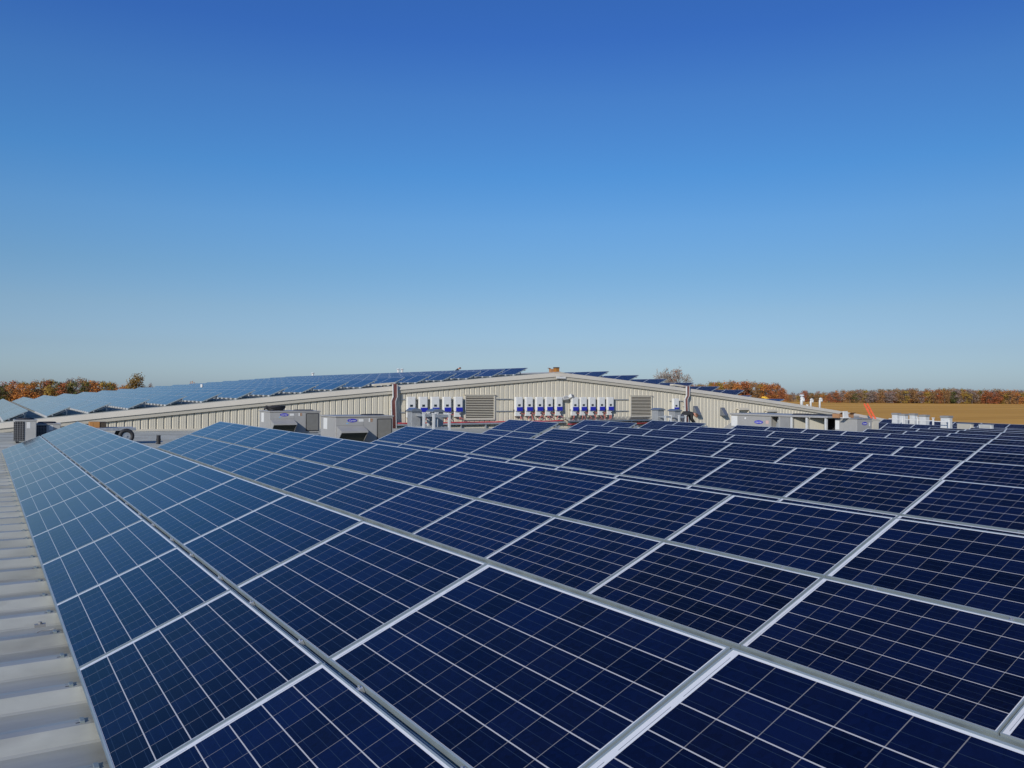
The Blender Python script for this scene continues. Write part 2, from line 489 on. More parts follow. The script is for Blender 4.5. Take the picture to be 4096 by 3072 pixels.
# louvres (parts of the wall)
def louvre(px0, px1, py0, py1, nsl):
    a = at_y(px0, py0, WY); b = at_y(px1, py1, WY)
    x0, x1 = a.x, b.x; z1, z0 = a.z, b.z
    fr = MB(); t = .075
    fr.box(x0, x1, WY-.07, WY+.02, z1-t, z1); fr.box(x0, x1, WY-.07, WY+.02, z0, z0+t)
    fr.box(x0, x0+t, WY-.07, WY+.02, z0+t, z1-t); fr.box(x1-t, x1, WY-.07, WY+.02, z0+t, z1-t)
    fr.box(x0-.05, x1+.05, WY-.11, WY-.003, z1+.002, z1+.025)
    f = gpart('louver_vent', fr, M_trim)
    bk = MB(); bk.box(x0+t, x1-t, WY-.012, WY-.004, z0+t, z1-t)
    obj('backing', bk, M_dark, f)
    H = (z1-z0-2*t)/nsl
    for i in range(nsl):
        zz = z0+t+i*H
        s = MB()
        s.add([(x0+t,WY-.075,zz+.004),(x1-t,WY-.075,zz+.004),(x1-t,WY-.075,zz+.12*H),(x0+t,WY-.075,zz+.12*H),(x0+t,WY-.022,zz+.46*H),(x1-t,WY-.022,zz+.46*H),(x1-t,WY-.022,zz+.38*H),(x0+t,WY-.022,zz+.38*H)],
              [(0,1,2,3),(3,2,5,4),(4,5,6,7),(7,6,1,0),(0,3,4,7),(1,6,5,2)])
        obj('slat', s, M_trim, f)
    return f
louvre(1857, 1978, 1580, 1679, 13)
louvre(2519, 2606, 1583, 1668, 13)
# narrow sloped hoods and small intake hoods on the right of the wall
M_hood = mat('blue_grey_hood_steel', (.25,.27,.30), .35, .6, .1, 5)
def side_hood(px0, px1, py0, py1):
    a = at_y(px0, py0, WY); b = at_y(px1, py1, WY)
    wd = .34
    h = MB()
    x0 = a.x; z1 = a.z; z0 = b.z
    h.prism([(WY-.003, z1), (WY-.06, z1), (WY-.40, z0+.07), (WY-.40, z0), (WY-.003, z0)], 'x', x0, x0+wd)
    gpart('vent_hood', h, M_hood, bevel=.008)
side_hood(2772, 2790, 1624, 1660)
side_hood(2880, 2896, 1630, 1662)
def box_hood(px0, px1, py0, py1):
    a = at_y(px0, py0, WY); b = at_y(px1, py1, WY)
    h = MB()
    h.prism([(WY-.003, a.z), (WY-.32, a.z-.10), (WY-.32, a.z-.16), (WY-.003, a.z-.08)], 'x', a.x, b.x)
    h.box(a.x, a.x+.03, WY-.25, WY-.003, b.z, a.z-.16); h.box(b.x-.03, b.x, WY-.25, WY-.003, b.z, a.z-.16)
    h.box(a.x, b.x, WY-.05, WY-.006, b.z-.05, a.z-.16)
    gpart('intake_hood', h, M_trim)
box_hood(2944, 2985, 1630, 1652)
box_hood(3056, 3098, 1637, 1655)

# ------------------------------------------------------------------ solar panels
def panel_meshes():
    gl = MB(); t = .008
    gl.box(t, PW-t, t, PL-t, -.006, -.002)
    glass = gl.mesh('solar_panel', M_panel)
    fr = MB(); d = .042
    fr.box(0, t, 0, PL, -d, 0); fr.box(PW-t, PW, 0, PL, -d, 0)
    fr.box(t, PW-t, 0, t, -d, 0); fr.box(t, PW-t, PL-t, PL, -d, 0)
    frame = fr.mesh('panel_frame', M_frame)
    bk = MB(); bk.box(t, PW-t, t, PL-t, -.012, -.0065)
    both = MB(); both.box(t, PW-t, t, PL-t, -.006, -.002, 0)
    both.box(0, t, 0, PL, -d, 0, 1); both.box(PW-t, PW, 0, PL, -d, 0, 1); both.box(t, PW-t, 0, t, -d, 0, 1); both.box(t, PW-t, PL-t, PL, -d, 0, 1)
    whole = both.mesh('solar_panel_small', [M_panel, M_frame])
    return glass, frame, whole
ME_glass, ME_frame, ME_whole = panel_meshes()
TILT, GAP, PP = .3904, .0322, 1.67
cl = MB(); cl.box(-.028,.028,-.022,.022,-.03,.006); cl.box(-.008,.008,-.008,.008,.006,.020)
ME_clamp = cl.mesh('panel_clamp', M_alu, bevel=.003)
ft = MB(); ft.box(-.05,.03,-.028,.028,-.135,-.125); ft.box(-.010,.010,-.028,.028,-.125,-.02); ft.tube([(-.03,0,-.128),(-.03,0,-.095)], .014, 8, 1); ft.box(-.03,.0,-.02,.02,-.06,-.03,1)
ME_foot = ft.mesh('foot_bracket', [M_chan, M_black])

GROUP = 'rows of solar panels on the near roof'
GROUPF = 'rows of solar panels on the gable roof'
X1T, DXT = .4903, 3.8085
ZTOP = {1:-.896, 2:-.957, 3:-1.0, 4:-1.065, 5:-1.155, 6:-1.215, 7:-1.285, 8:-1.362, 9:-1.425, 10:-1.525, 11:-1.615, 12:-1.715, 14:-1.76}
def near_row(nr, spans, y_off, label, fine, slope=.005, PP=1.67):
    """a row of two landscape panels up the slope; spans are runs of panel numbers along the row"""
    xb = X1T+DXT*(nr-1)
    PLn = min(PL, PP-.012); ks_ = PLn/PL
    rise = (2*PW+GAP)*sin(TILT)
    zb = ZTOP[nr]-rise-slope*10
    e = thing('solar_array', label, 'solar panels', (xb, 0, zb), 0, GROUP)
    e.rotation_euler = (slope, -TILT, 0)
    for (k0, k1) in spans:
        for k in range(k0, k1):
            yy = y_off+k*PP+(PP-PLn)/2
            for u in (0, PW+GAP):
                j = (random.uniform(-.0015,.0015), random.uniform(-.0012,.0012))
                if fine:
                    p = place('solar_panel', ME_glass, e, (u, yy, 0), (j[0], j[1], 0)); p.scale.y = ks_
                    place('panel_frame', ME_frame, p)
                else:
                    place('solar_panel', ME_whole, e, (u, yy, 0), (j[0], j[1], 0)).scale.y = ks_
            if fine:
                for f in (.22, .76):
                    place('panel_clamp', ME_clamp, e, (PW+GAP/2, yy+f*PL, -.008)).scale = (.5, .55, .8)
        ya, yb = y_off+k0*PP, y_off+k1*PP
        for u in (.16, PW-.15, PW+GAP+.16, 2*PW+GAP-.16):
            r = MB(); r.box(u-.02, u+.02, ya-.04, yb+.04, -.105, -.044)
            obj('mounting_rail', r, M_alu, e)
        fc = MB(); fc.box(-.008, -.001, ya-.02, yb+.02, -.046, -.014); obj('front_channel', fc, M_chan, e)
        gp = MB(); gp.box(PW+.001, PW+.014, ya, yb, -.060, -.014); obj('gap_channel', gp, M_chan, e)
        # slanted beams and rear posts every two panels
        ks = list(range(k0, k1+1, 2))
        if ks[-1] != k1: ks.append(k1)
        for k in ks:
            yy = y_off+k*PP
            s = MB()
            s.box(-.02, 2*PW+GAP+.01, yy-.025, yy+.025, -.165, -.107)
            a = Vector((2*PW+GAP-.10, yy, -.165)); drop = (2*PW+GAP-.1)*sin(TILT)+.02
            dn = Vector((-sin(TILT), 0, -cos(TILT)))
            s.bar(a, a+dn*drop, .05, .05)
            obj('support_frame', s, M_alu, e)
    return e, zb

Y1, Y2 = 2.0429, 3.8425
e1, zb1 = near_row(1, [(-2, 14)], Y1, 'nearest row of blue solar panels, along the bare ribbed roof edge at the left', True, 0.0)
near_row(2, [(-2, 13)], Y2, 'second row of solar panels from the bare left roof edge', True, 0.001)
near_row(3, [(-2, 10)], 3.972, 'third row of solar panels, ending beside the twin grey vent stacks', True, PP=1.668)
near_row(4, [(-1, 9)], 4.166, 'fourth row of solar panels, ending just past the twin grey vent stacks', True, PP=1.657)
near_row(5, [(0, 11), (12, 14)], 4.360, 'fifth row of solar panels, with a separate far pair in front of the louver', False, PP=1.640)
near_row(6, [(2, 11), (12, 14)], 4.518, 'sixth row of solar panels, with a separate far pair below the second inverters', False, PP=1.638)
near_row(7, [(3, 11), (12, 14)], 4.705, 'seventh row of solar panels, with a far pair in front of the bending worker', False, PP=1.629)
near_row(8, [(3, 9)], 4.798, 'row of solar panels ending in front of the small grey cabinet with boxes on top', False, PP=1.637)
near_row(9, [(5, 10)], 4.940, 'row of solar panels just beyond the one ending at the small cabinet', False, PP=1.640)
near_row(10, [(6, 10)], 5.040, 'row of solar panels two beyond the one ending at the small cabinet', False, PP=1.645)
near_row(11, [(7, 10)], 5.245, 'row of solar panels just in front of the low grey roof boxes at right', False, PP=1.645)
near_row(12, [(7, 15)], 5.450, 'row of solar panels just in front of the cluster of white exhaust fans', False, PP=1.645)
near_row(14, [(8, 18)], 4.115, 'farthest row of solar panels on the near roof, behind the white exhaust fans', False, PP=1.645)
# brackets that hold the first row to the roof ribs
yy = -7.3+.45
while yy < Y1+14*PP:
    if yy > -1.2:
        place('foot_bracket', ME_foot, e1, (-.05, yy, -.03), (0, TILT, 0))
    yy += .61

# rows on the gable roof
fk = MB(); fk.box(-.035,.035,-.03,.03,-.10,.03); ME_ffoot = fk.mesh('rail_foot', M_galv_white, bevel=.006)
def far_row(xb, top_dx, top_dz, y0, npan, label, zb, feet=12):
    tl = atan2(top_dz, top_dx)
    e = thing('solar_array', label, 'solar panels', (xb, y0, zb), 0, GROUPF)
    e.rotation_euler = (0, -tl, 0)
    for k in range(npan):
        place('solar_panel', ME_whole, e, (0, k*PP+.01, 0), (random.uniform(-.003,.003), random.uniform(-.003,.003), 0))
    for u in (.2, PW-.2):
        r = MB(); r.box(u-.018, u+.018, -.012, npan*PP+.012, -.085, -.044); obj('mounting_rail', r, M_alu, e)
    for k in range(feet):
        place('rail_foot', ME_ffoot, e, (-.03, .12+k*.835, -.02))
    hz = zb-zg(xb)
    for k in range(0, min(npan, 8)):
        s = MB(); yk = k*PP+.62
        s.box(0, PW-.06, yk-.02, yk+.02, -.145, -.102)
        dn = Vector((-sin(tl), 0, -cos(tl)))
        ln = PW*sin(tl)+.12+hz*.5 - (zg(xb+PW*cos(tl))-zg(xb))
        a = Vector((PW-.14, yk, -.12)); s.bar(a, a+dn*ln, .045, .045)
        obj('support_frame', s, M_alu, e)
    return e
ordn = ['far left end', 'second', 'third', 'fourth', 'fifth', 'sixth', 'seventh', 'eighth', 'ninth']
def left_label(i):
    if i == -1: return 'lowest gable-roof panel row, cut by the left edge above the condensers'
    if i <= 7: return ['second','third','fourth','fifth','sixth','seventh','eighth','ninth'][i]+' gable-roof panel row up from the left eave'
    if i == 16: return 'topmost panel row left of the ridge, its raised end against the sky'
    return {15:'second',14:'third',13:'fourth',12:'fifth',11:'sixth',10:'seventh',9:'eighth',8:'ninth'}[i]+' gable-roof panel row down from the ridge on its left side'
for i in range(-1, 17):
    xb = .76+1.503*i
    far_row(xb, .885, .40, WY+.75, 26, left_label(i), zg(xb)+.10, 10)
rl = ['first panel row right of the ridge on the gable roof', 'second panel row right of the ridge on the gable roof',
      'third panel row right of the ridge, left of the bare tree', 'fourth panel row right of the ridge, in front of the bare tree',
      'fifth panel row right of the ridge, beside the right cable duct', 'sixth panel row right of the ridge, its end against the autumn wood',
      'low flat panel row just left of the yellow tarp on the gable roof', 'lowest flat panel row on the gable roof, left of the white pipes']
for i in range(8):
    xb = 30.6+2.33*i
    if i < 6: far_row(xb, .80, .34, WY+.7, 10, rl[i], zg(xb)+.09, 6)
    else: far_row(xb, .84, .23, WY+(2.1, 1.2)[i-6], 8, rl[i], zg(xb)+.06, 6)

# ------------------------------------------------------------------ inverters on the wall
def inverter():
    e = thing('inverter', '', 'inverter')
    a = MB(); a.box(-.225, .225, -.27, -.06, -.735, .03); obj('casing', a, M_white, e, bevel=.025)
    b = MB(); b.box(-.085, .070, -.279, -.272, -.47, -.36); obj('display', b, M_screen, e)
    c = MB(); c.box(-.165, .222, -.282, -.2705, -.728, -.515); obj('blue_cover', c, M_blue, e, bevel=.004)
    d = MB(); d.box(-.21, .16, -.20, -.062, -1.01, -.738); lo = obj('connection_box', d, M_white, e, bevel=.015)
    k = MB(); k.tube([(.10,-.202,-.85),(.10,-.235,-.85)], .035, 12); obj('knob', k, M_black, lo)
    s = MB(); s.tube([(-.235,-.10,-.66),(-.275,-.13,-.70),(-.28,-.13,-.74)], .022, 6); obj('cable_gland', s, M_black, e)
    return e
inv0 = inverter()
specs = []
for grp, cxs in (('left', [1646.5,1695,1742.5,1790,1836]), ('middle', [2078,2118.6,2160,2199,2238]), ('right', [2301.8,2335.7,2371,2408.5,2443.5])):
    for j, cx in enumerate(cxs): specs.append((grp, j, cx, 1589.5 + {'left':0,'middle':.6,'right':1.6}[grp]))
specs.append(('lone', 0, 2706, 1596))
posn = ['leftmost', 'second from left', 'middle', 'second from right', 'rightmost']
inv_pos = {}
for i, (grp, j, cx, cy) in enumerate(specs):
    o = inv0 if i == 0 else copy_tree(inv0)
    p = at_y(cx, cy, WY-.27)
    o.location = (p.x, WY, p.z)
    if grp == 'lone':
        o['label'] = 'lone white inverter with blue cover beside the right red cable duct'
    else:
        o['label'] = posn[j]+' white inverter with blue cover in the '+{'left':'group left of the big louver','middle':'group between louver and floodlight','right':'group right of the floodlight'}[grp]
    o['group'] = 'inverters on the gable wall'
    inv_pos[(grp, j)] = o.location.copy()
# struts carrying them
def strut(px0, px1, py, label):
    a = at_y(px0, py, WY-.03); b = at_y(px1, py, WY-.03)
    s = MB(); s.box(a.x, b.x, WY-.055, WY-.004, a.z-.022, a.z+.022); s.box(a.x, b.x, WY-.060, WY-.055, a.z-.010, a.z+.010)
    tag(obj('wall_strut', s, M_galv, bevel=.004), label, 'strut', 'struts behind the inverters')
for nm, x0, x1, y0, y1 in (('left of the big louver', 1602, 1852, 1597, 1650), ('between louver and floodlight', 1985, 2248, 1596.5, 1645), ('right of the floodlight', 2290, 2514, 1598, 1645.5)):
    strut(x0, x1, y0, 'upper grey steel strut behind the inverters '+nm)
    strut(x0, x1, y1, 'lower grey steel strut behind the inverters '+nm)
strut(2680, 2738, 1604, 'short grey steel strut behind the lone inverter')

# red cables drooping from the inverters
def cables(name, label, seeds, material, rad=.016):
    mb = MB()
    for (p, q, sag) in seeds:
        pts = []
        for i in range(9):
            t = i/8
            v = Vector(p).lerp(Vector(q), t); v.z -= sag*4*t*(1-t); v.y -= .04*sin(pi*t)
            v.x += .03*sin(5*t+p[0]*7)
            pts.append(v)
        mb.tube(pts, rad, 6)
    return tag(obj(name, mb, material, smooth=True), label, 'cables', 'red cables under the inverters')
trz = -1.53
for grp, nm in (('left', 'left of the big louver'), ('middle', 'between louver and floodlight'), ('right', 'right of the floodlight')):
    sd_ = []
    rng = random.Random({'left':3,'middle':5,'right':8}[grp])
    for j in range(5):
        L_ = inv_pos[(grp, j)]
        for q in range(3 if grp != 'left' or j > 2 else 2):
            s0 = (L_.x+rng.uniform(-.1,.22), WY-.13, L_.z-rng.uniform(.74,1.0))
            e0 = (L_.x+rng.uniform(-.15,.45), WY-.16, trz+rng.uniform(.0,.12))
            sd_.append((s0, e0, rng.uniform(-.05,.10)))
            if q == 0 and j < 4:
                n_ = inv_pos[(grp, j+1)]
                sd_.append(((L_.x+.2, WY-.12, L_.z-.76), (n_.x-.2, WY-.12, n_.z-.80), .12))
    cables('cable_bundle', 'thin pale red cables hanging below the inverters '+nm, sd_, M_redp, .018)

# cable tray along the foot of the wall, with cables in it
a = at_y(1578, 1700, WY-.12); b = at_y(2258, 1694, WY-.12)
t = MB(); t.box(a.x, b.x, WY-.26, WY-.05, a.z-.035, a.z-.02); t.box(a.x, b.x, WY-.26, WY-.245, a.z-.02, a.z+.05); t.box(a.x, b.x, WY-.065, WY-.05, a.z-.02, a.z+.10)
for k in range(7):
    xx = a.x+(b.x-a.x)*(k+.5)/7; t.box(xx-.02, xx+.02, WY-.24, WY-.05, zroof(xx, WY)+.05, a.z-.037)
tag(obj('cable_tray', t, M_galv), 'long open galvanised cable tray at the foot of the wall left of the ridge', 'cable tray')
sd_ = []
for k in range(9):
    sd_.append(((a.x+.05, WY-.23+.018*k, a.z+.03+.012*(k % 3)), (b.x-.1, WY-.23+.018*k, a.z+.04+.012*((k+1) % 3)), .03*sin(k)))
cb = MB(); rng = random.Random(2)
for (p, q, sg) in sd_:
    pts = []
    for i in range(40):
        t_ = i/39; v = Vector(p).lerp(Vector(q), t_); v.z += .035*sin(t_*21+p[1]*60)+.02*rng.random(); v.y += .012*sin(t_*33+p[2]*90); pts.append(v)
    cb.tube(pts, .022, 6)
tag(obj('cable_bundle', cb, M_red, smooth=True), 'thick bundle of bright red cables lying in the open wall tray', 'cables')
a2 = at_y(2262, 1676, WY-.2); b2 = at_y(2612, 1674, WY-.2)
t = MB(); t.prism([(WY-.44, a2.z-.10), (WY-.44, a2.z-.085), (WY-.05, a2.z+.09), (WY-.05, a2.z+.075)], 'x', a2.x, b2.x)
t.box(a2.x, b2.x, WY-.445, WY-.44, a2.z-.17, a2.z-.085)
for k in range(5):
    xx = a2.x+.3+(b2.x-a2.x-.6)*k/4; t.box(xx-.025, xx+.025, WY-.30, WY-.05, zroof(xx, WY)+.05, a2.z-.12)
tag(obj('tray_cover', t, mat('bare_bright_steel', (.55,.57,.60), .22, .9, .05, 4)), 'shiny sloping metal cover over the cable tray right of the floodlight', 'cover')
cb = MB()
for k in range(6):
    pts = []
    for i in range(24):
        t_ = i/23; v = Vector((a2.x+.2, WY-.30+.03*k, a2.z-.30)).lerp(Vector((b2.x+.6, WY-.30+.03*k, a2.z-.33)), t_); v.z += .03*sin(t_*17+k*2); pts.append(v)
    cb.tube(pts, .02, 6)
tag(obj('cable_bundle', cb, M_red, smooth=True), 'red cables running under the shiny tray cover', 'cables')

# vertical cable ducts with red cables
def duct(pa, pb, pc, pd, label, label_c):
    """top, kink, kink end, foot (pixels)"""
    P = [at_y(*p, WY-.16) for p in (pa, pb, pc, pd)]
    m = MB()
    for i in range(3):
        u, v = P[i], P[i+1]
        dz = u.z-v.z
        for side in (-1, 1):
            m.add([(u.x+side*.11-.012, WY-.30, u.z),(u.x+side*.11+.012, WY-.30, u.z),(u.x+side*.11+.012, WY-.20, u.z),(u.x+side*.11-.012, WY-.20, u.z),
                   (v.x+side*.11-.012, WY-.30, v.z),(v.x+side*.11+.012, WY-.30, v.z),(v.x+side*.11+.012, WY-.20, v.z),(v.x+side*.11-.012, WY-.20, v.z)],
                  [(0,1,2,3),(4,7,6,5),(0,4,5,1),(1,5,6,2),(2,6,7,3),(3,7,4,0)])
        m.add([(u.x-.11,WY-.21,u.z),(u.x+.11,WY-.21,u.z),(v.x+.11,WY-.21,v.z),(v.x-.11,WY-.21,v.z),(u.x-.11,WY-.195,u.z),(u.x+.11,WY-.195,u.z),(v.x+.11,WY-.195,v.z),(v.x-.11,WY-.195,v.z)],
              [(0,1,2,3),(4,7,6,5),(0,4,5,1),(2,6,7,3),(1,5,6,2),(0,3,7,4)])
    n_ = 6
    for i in range(n_):
        zz = P[3].z+(P[0].z-.5-P[3].z)*(i+.5)/n_; m.box(P[3].x-.13, P[3].x+.13, WY-.194, WY-.004, zz-.02, zz+.02) if zz < P[2].z else None
    tag(obj('cable_duct', m, M_galv_white), label, 'cable duct', 'cable ducts down the gable wall')
    c = MB()
    for k in range(6):
        o = -.075+.03*k
        pts = [Vector((P[0].x+o, WY+.05, P[0].z+.02))]+[Vector((p.x+o+.012*sin(k*3+i*2), WY-.245-.012*(k % 3), p.z)) for i, p in enumerate(P)]
        c.tube(pts, .017, 6)
    tag(obj('cable_bundle', c, M_redd, smooth=True), label_c, 'cables', 'red cables in the wall ducts')
duct((1576,1537), (1577,1587), (1570,1605), (1573,1724), 'white-edged cable duct down the wall left of the inverters', 'dark red cables filling the duct left of the inverters')
duct((2747,1545), (2747,1583), (2740,1597), (2743,1690), 'pale cable duct down the wall above the bending worker', 'dull red cables filling the duct above the bending worker')
# trays that lie on the roof edge and feed the ducts
def roof_tray(px0, px1, py0, py1, label):
    a = at_y(px0, py0, WY+.35); b = at_y(px1, py1, WY+.35)
    m = MB(); m.bar((a.x, WY+.30, zg(a.x)+.16), (b.x, WY+.30, zg(b.x)+.16), .30, .10)
    for f in (.1, .5, .9):
        xx = a.x+(b.x-a.x)*f; m.box(xx-.03, xx+.03, WY+.2, WY+.4, zg(xx)+.045, zg(xx)+.10)
    tag(obj('roof_tray', m, M_trim), label, 'cable tray')
roof_tray(1490, 1574, 1550, 1543, 'short galvanised tray on the roof edge feeding the left duct')
roof_tray(2684, 2746, 1548, 1556, 'short pale tray on the roof edge feeding the right duct')

# floodlight
p = at_y(2270, 1588, WY-.1)
fl = thing('floodlight', 'grey twin-head floodlight high on the wall near the ridge', 'floodlight', (p.x, WY, p.z))
m = MB(); m.box(-.08,.08,-.06,-.004,-.06,.08); obj('junction_box', m, M_galv, fl, bevel=.01)
for sx in (-1, 1):
    m = MB(); M_ = Matrix.Translation((sx*.21, -.20, -.02+.05*sx)) @ Matrix.Rotation(radians(-28), 4, 'X') @ Matrix.Rotation(radians(22*sx), 4, 'Z')
    m.box(-.15,.15,-.09,.09,-.10,.10,0,M_); m.box(-.13,.13,-.096,-.09,-.08,.08,1,M_); m.bar((sx*.05,-.05,.03),(sx*.17,-.15,.0),.03,.03)
    obj('lamp_head', m, [M_galv_white, M_grey2], fl, bevel=.012)

# ------------------------------------------------------------------ text helper
def text_mesh(s, size):
    cu = bpy.data.curves.new('lettering', 'FONT'); cu.body = s; cu.size = size; cu.align_x = 'CENTER'; cu.align_y = 'CENTER'; cu.extrude = .002; cu.shear = .25; cu.resolution_u = 3
    o = bpy.data.objects.new('lettering_source', cu); C.objects.link(o)
    bpy.context.view_layer.update()
    me = bpy.data.meshes.new_from_object(o.evaluated_get(bpy.context.evaluated_depsgraph_get()))
    bpy.data.objects.remove(o)
    me.materials.clear(); me.materials.append(M_white)
    return me
ME_logo = text_mesh('Carrier', .105)
def badge(parent, x, y, z, wd, hgt, rot=(0,0,0)):
    """oval badge facing -Y with its lettering"""
    b = MB(); n = 28
    ring = [(wd/2*cos(2*pi*i/n), hgt/2*sin(2*pi*i/n)) for i in range(n)]
    b.prism(ring, 'y', -.006, 0)
    o = obj('logo_badge', b, M_logo, parent, (x, y, z), rot)
    t = place('lettering', ME_logo, o, (0, -.009, -.004), (pi/2, 0, 0)); sc = wd/.40; t.scale = (sc*.92, sc*1.0, 1)
    return o

# ------------------------------------------------------------------ roof top units
def rooftop_unit(label, x0, x1, y0, dep, ztop, zbase):
    wd = x1-x0; H = ztop-zbase
    e = thing('rooftop_unit', label, 'rooftop unit', (x0, y0, zbase), 0, 'matching grey rooftop units by the wall')
    m = MB(); m.box(.04, wd-.04, .04, dep-.04, -.05, .20); obj('curb', m, M_galv, e)
    m = MB(); m.box(0, wd, 0, dep, .20, H-.045); obj('cabinet', m, M_grey, e, bevel=.012)
    m = MB(); m.box(-.025, wd+.025, -.025, dep+.025, H-.043, H); obj('top_cover', m, M_grey, e, bevel=.01)
    m = MB()
    n = 20
    m.tube([(wd*.78, dep*.5, H+.001), (wd*.78, dep*.5, H+.028)], [min(dep,wd)*.30, min(dep,wd)*.27], n); obj('fan_guard', m, M_black, e)
    # seams
    m = MB()
    for fx in (.475, .70): m.box(wd*fx-.004, wd*fx+.004, -.004, .002, .22, H-.06)
    m.box(.01, wd*.475, -.004, .002, H*.715-.004, H*.715+.004)
    obj('seam', m, M_grey2, e)
    # coil with black surround
    m = MB()
    xa, xb, za, zb = wd*.715, wd*.975, .26, H-.09
    m.box(xa, xb, -.012, -.003, za, zb)
    c = obj('coil_surround', m, M_black, e)
    m = MB()
    k = 0; xx = xa+.03
    while xx < xb-.03:
        m.box(xx, xx+.011, -.024, -.014, za+.03, zb-.03); xx += .021
    m.box(xa+.03, xb-.03, -.0145, -.0125, za+.03, zb-.03)
    obj('coil', m, mat('coil_fins', (.30,.29,.26), .6, .3, .1, 8), c)
    # intake hood
    hx0, hx1, hz1, hz0, hy = wd*.015, wd*.47, H*.69, .24, -.40
    zf = hz1-.13
    m = MB()
    m.add([(hx0,-.003,hz1),(hx1,-.003,hz1),(hx1,hy,zf),(hx0,hy,zf),(hx0,-.003,hz1-.02),(hx1,-.003,hz1-.02),(hx1,hy,zf-.02),(hx0,hy,zf-.02)], [(0,1,2,3),(4,7,6,5),(0,3,7,4),(1,5,6,2),(3,2,6,7),(0,4,5,1)])
    for hx in (hx0, hx1-.02):
        m.prism([(-.003, hz1-.021), (hy, zf-.021), (hy, zf-.06), (hy*.25, hz0), (-.003, hz0)], 'x', hx, hx+.02)
    m.box(hx0, hx1, hy-.012, hy-.001, zf-.055, zf+.0)
    h = obj('intake_hood', m, M_grey, e)
    m = MB(); m.add([(hx0+.021,hy+.02,zf-.03),(hx1-.021,hy+.02,zf-.03),(hx1-.021,hy*.25,hz0+.01),(hx0+.021,hy*.25,hz0+.01)], [(0,1,2,3)])
    obj('filter_screen', m, mat('filter_mesh', (.05,.055,.045), .7, .2, .5, 14), h)
    badge(e, wd*.28, -.003, H*.86, wd*.165, H*.11)
    m = MB(); m.box(wd*.18, wd*.215, -.005, -.001, H*.765, H*.785); obj('sticker', m, mat('sky_blue_sticker', (.15,.45,.75), .5), e)
    m = MB(); m.box(wd*.39, wd*.475, -.006, -.0045, H*.82, H*.90); obj('rating_plate', m, M_white, e)
    m = MB(); m.box(wd*.565, wd*.59, -.006, -.0045, H*.81, H*.92, 0); m.box(wd*.595, wd*.635, -.006, -.0045, H*.865, H*.91, 1); m.box(wd*.595, wd*.635, -.006, -.0045, H*.82, H*.85, 1)
    obj('warning_label', m, [M_white, M_cardb], e)
    m = MB(); m.box(-.004, -.001, dep*.55, dep*.80, H*.58, H*.92); obj('side_plate', m, M_white, e)
    return e
ub = 23.8
a = at_y(1343, 1664, ub); b = at_y(1572, 1664, ub)
rooftop_unit('nearer grey rooftop unit with blue oval badge, beside the left duct', a.x, b.x, ub, 1.30, a.z, zroof(a.x, ub)+.08)
ua = 29.8
a = at_y(1079, 1644, ua); b = at_y(1280, 1644, ua)
rooftop_unit('farther grey rooftop unit with a black cable coil lying on its top', a.x, b.x, ua, 1.30, a.z, zroof(a.x, ua)+.08)
# black coil lying on it
c = at_y(1092, 1640, ua+.45)
m = MB(); rng = random.Random(5)
for k in range(5):
    pts = [Vector((.27*cos(t_*2*pi/18)*(1+.07*k), .16*sin(t_*2*pi/18)*(1+.1*k), .035+.028*k+.02*sin(t_*1.1+k))) for t_ in range(19)]
    m.tube(pts, .030, 6)
m.tube([(-.25,0,.05),(-.36,-.03,.10),(-.44,-.02,.04)], [.04,.055,.03], 8)
tag(obj('cable_coil', m, M_black, loc=(c.x+.1, ua+.45, a.z+.003), smooth=True), 'black cable coil lying on top of the farther grey rooftop unit', 'cable coil')

# long unit on the right: its long side runs along the rows
XL = 31.4
p0 = at_x(2924, 1652, XL); p1 = at_x(3309, 1665, XL)
ya, yb = p1.y, p0.y
zt = (p0.z+p1.z)/2
zbL = zroof(XL, (ya+yb)/2)+.08
HL = zt-zbL; LL = yb-ya; DL = 2.2
e = thing('long_rooftop_unit', 'very long grey rooftop unit with an open bay, in front of the right wall', 'rooftop unit', (XL, ya, zbL))
def yl(f): return LL*(1-f)             # f = 0 at the far (left in view) end
m = MB(); m.box(.06, DL-.06, .06, LL-.06, -.05, .20); obj('curb', m, M_galv, e)
m = MB(); m.box(0, DL, yl(.43), yl(0), .20, HL-.09); obj('cabinet', m, M_grey, e, bevel=.015)
m = MB(); m.box(-.05, DL+.05, -.04, LL+.04, HL-.088, HL); obj('top_cover', m, M_grey, e, bevel=.012)
m = MB(); m.box(0, DL, yl(1), yl(.432), .20, .301); obj('base_frame', m, M_grey, e)
# open bay
m = MB(); m.box(.75, DL-.02, yl(.53), yl(.434), .302, HL-.092); obj('bay_back', m, M_dark, e)
m = MB(); m.box(.25,.55, yl(.50), yl(.46), .302, .75); m.tube([(.3, yl(.475), .75),(.3, yl(.475), 1.0),(.5, yl(.45), 1.0)], .03, 8); m.box(.3,.5,yl(.515),yl(.47),.80,.92)
obj('compressor', m, [M_galv], e, bevel=.02)
m = MB(); m.box(-.01, .05, yl(.64), yl(.535), .302, HL-.092); obj('side_panel', m, M_grey2, e, bevel=.008)
for f in (.438, .535, .655, .805, .985):
    m = MB(); m.box(-.015, .085, yl(f)-.045, yl(f)+.045, .302, HL-.09); obj('corner_post', m, M_galv_white if f > .6 else M_grey, e)
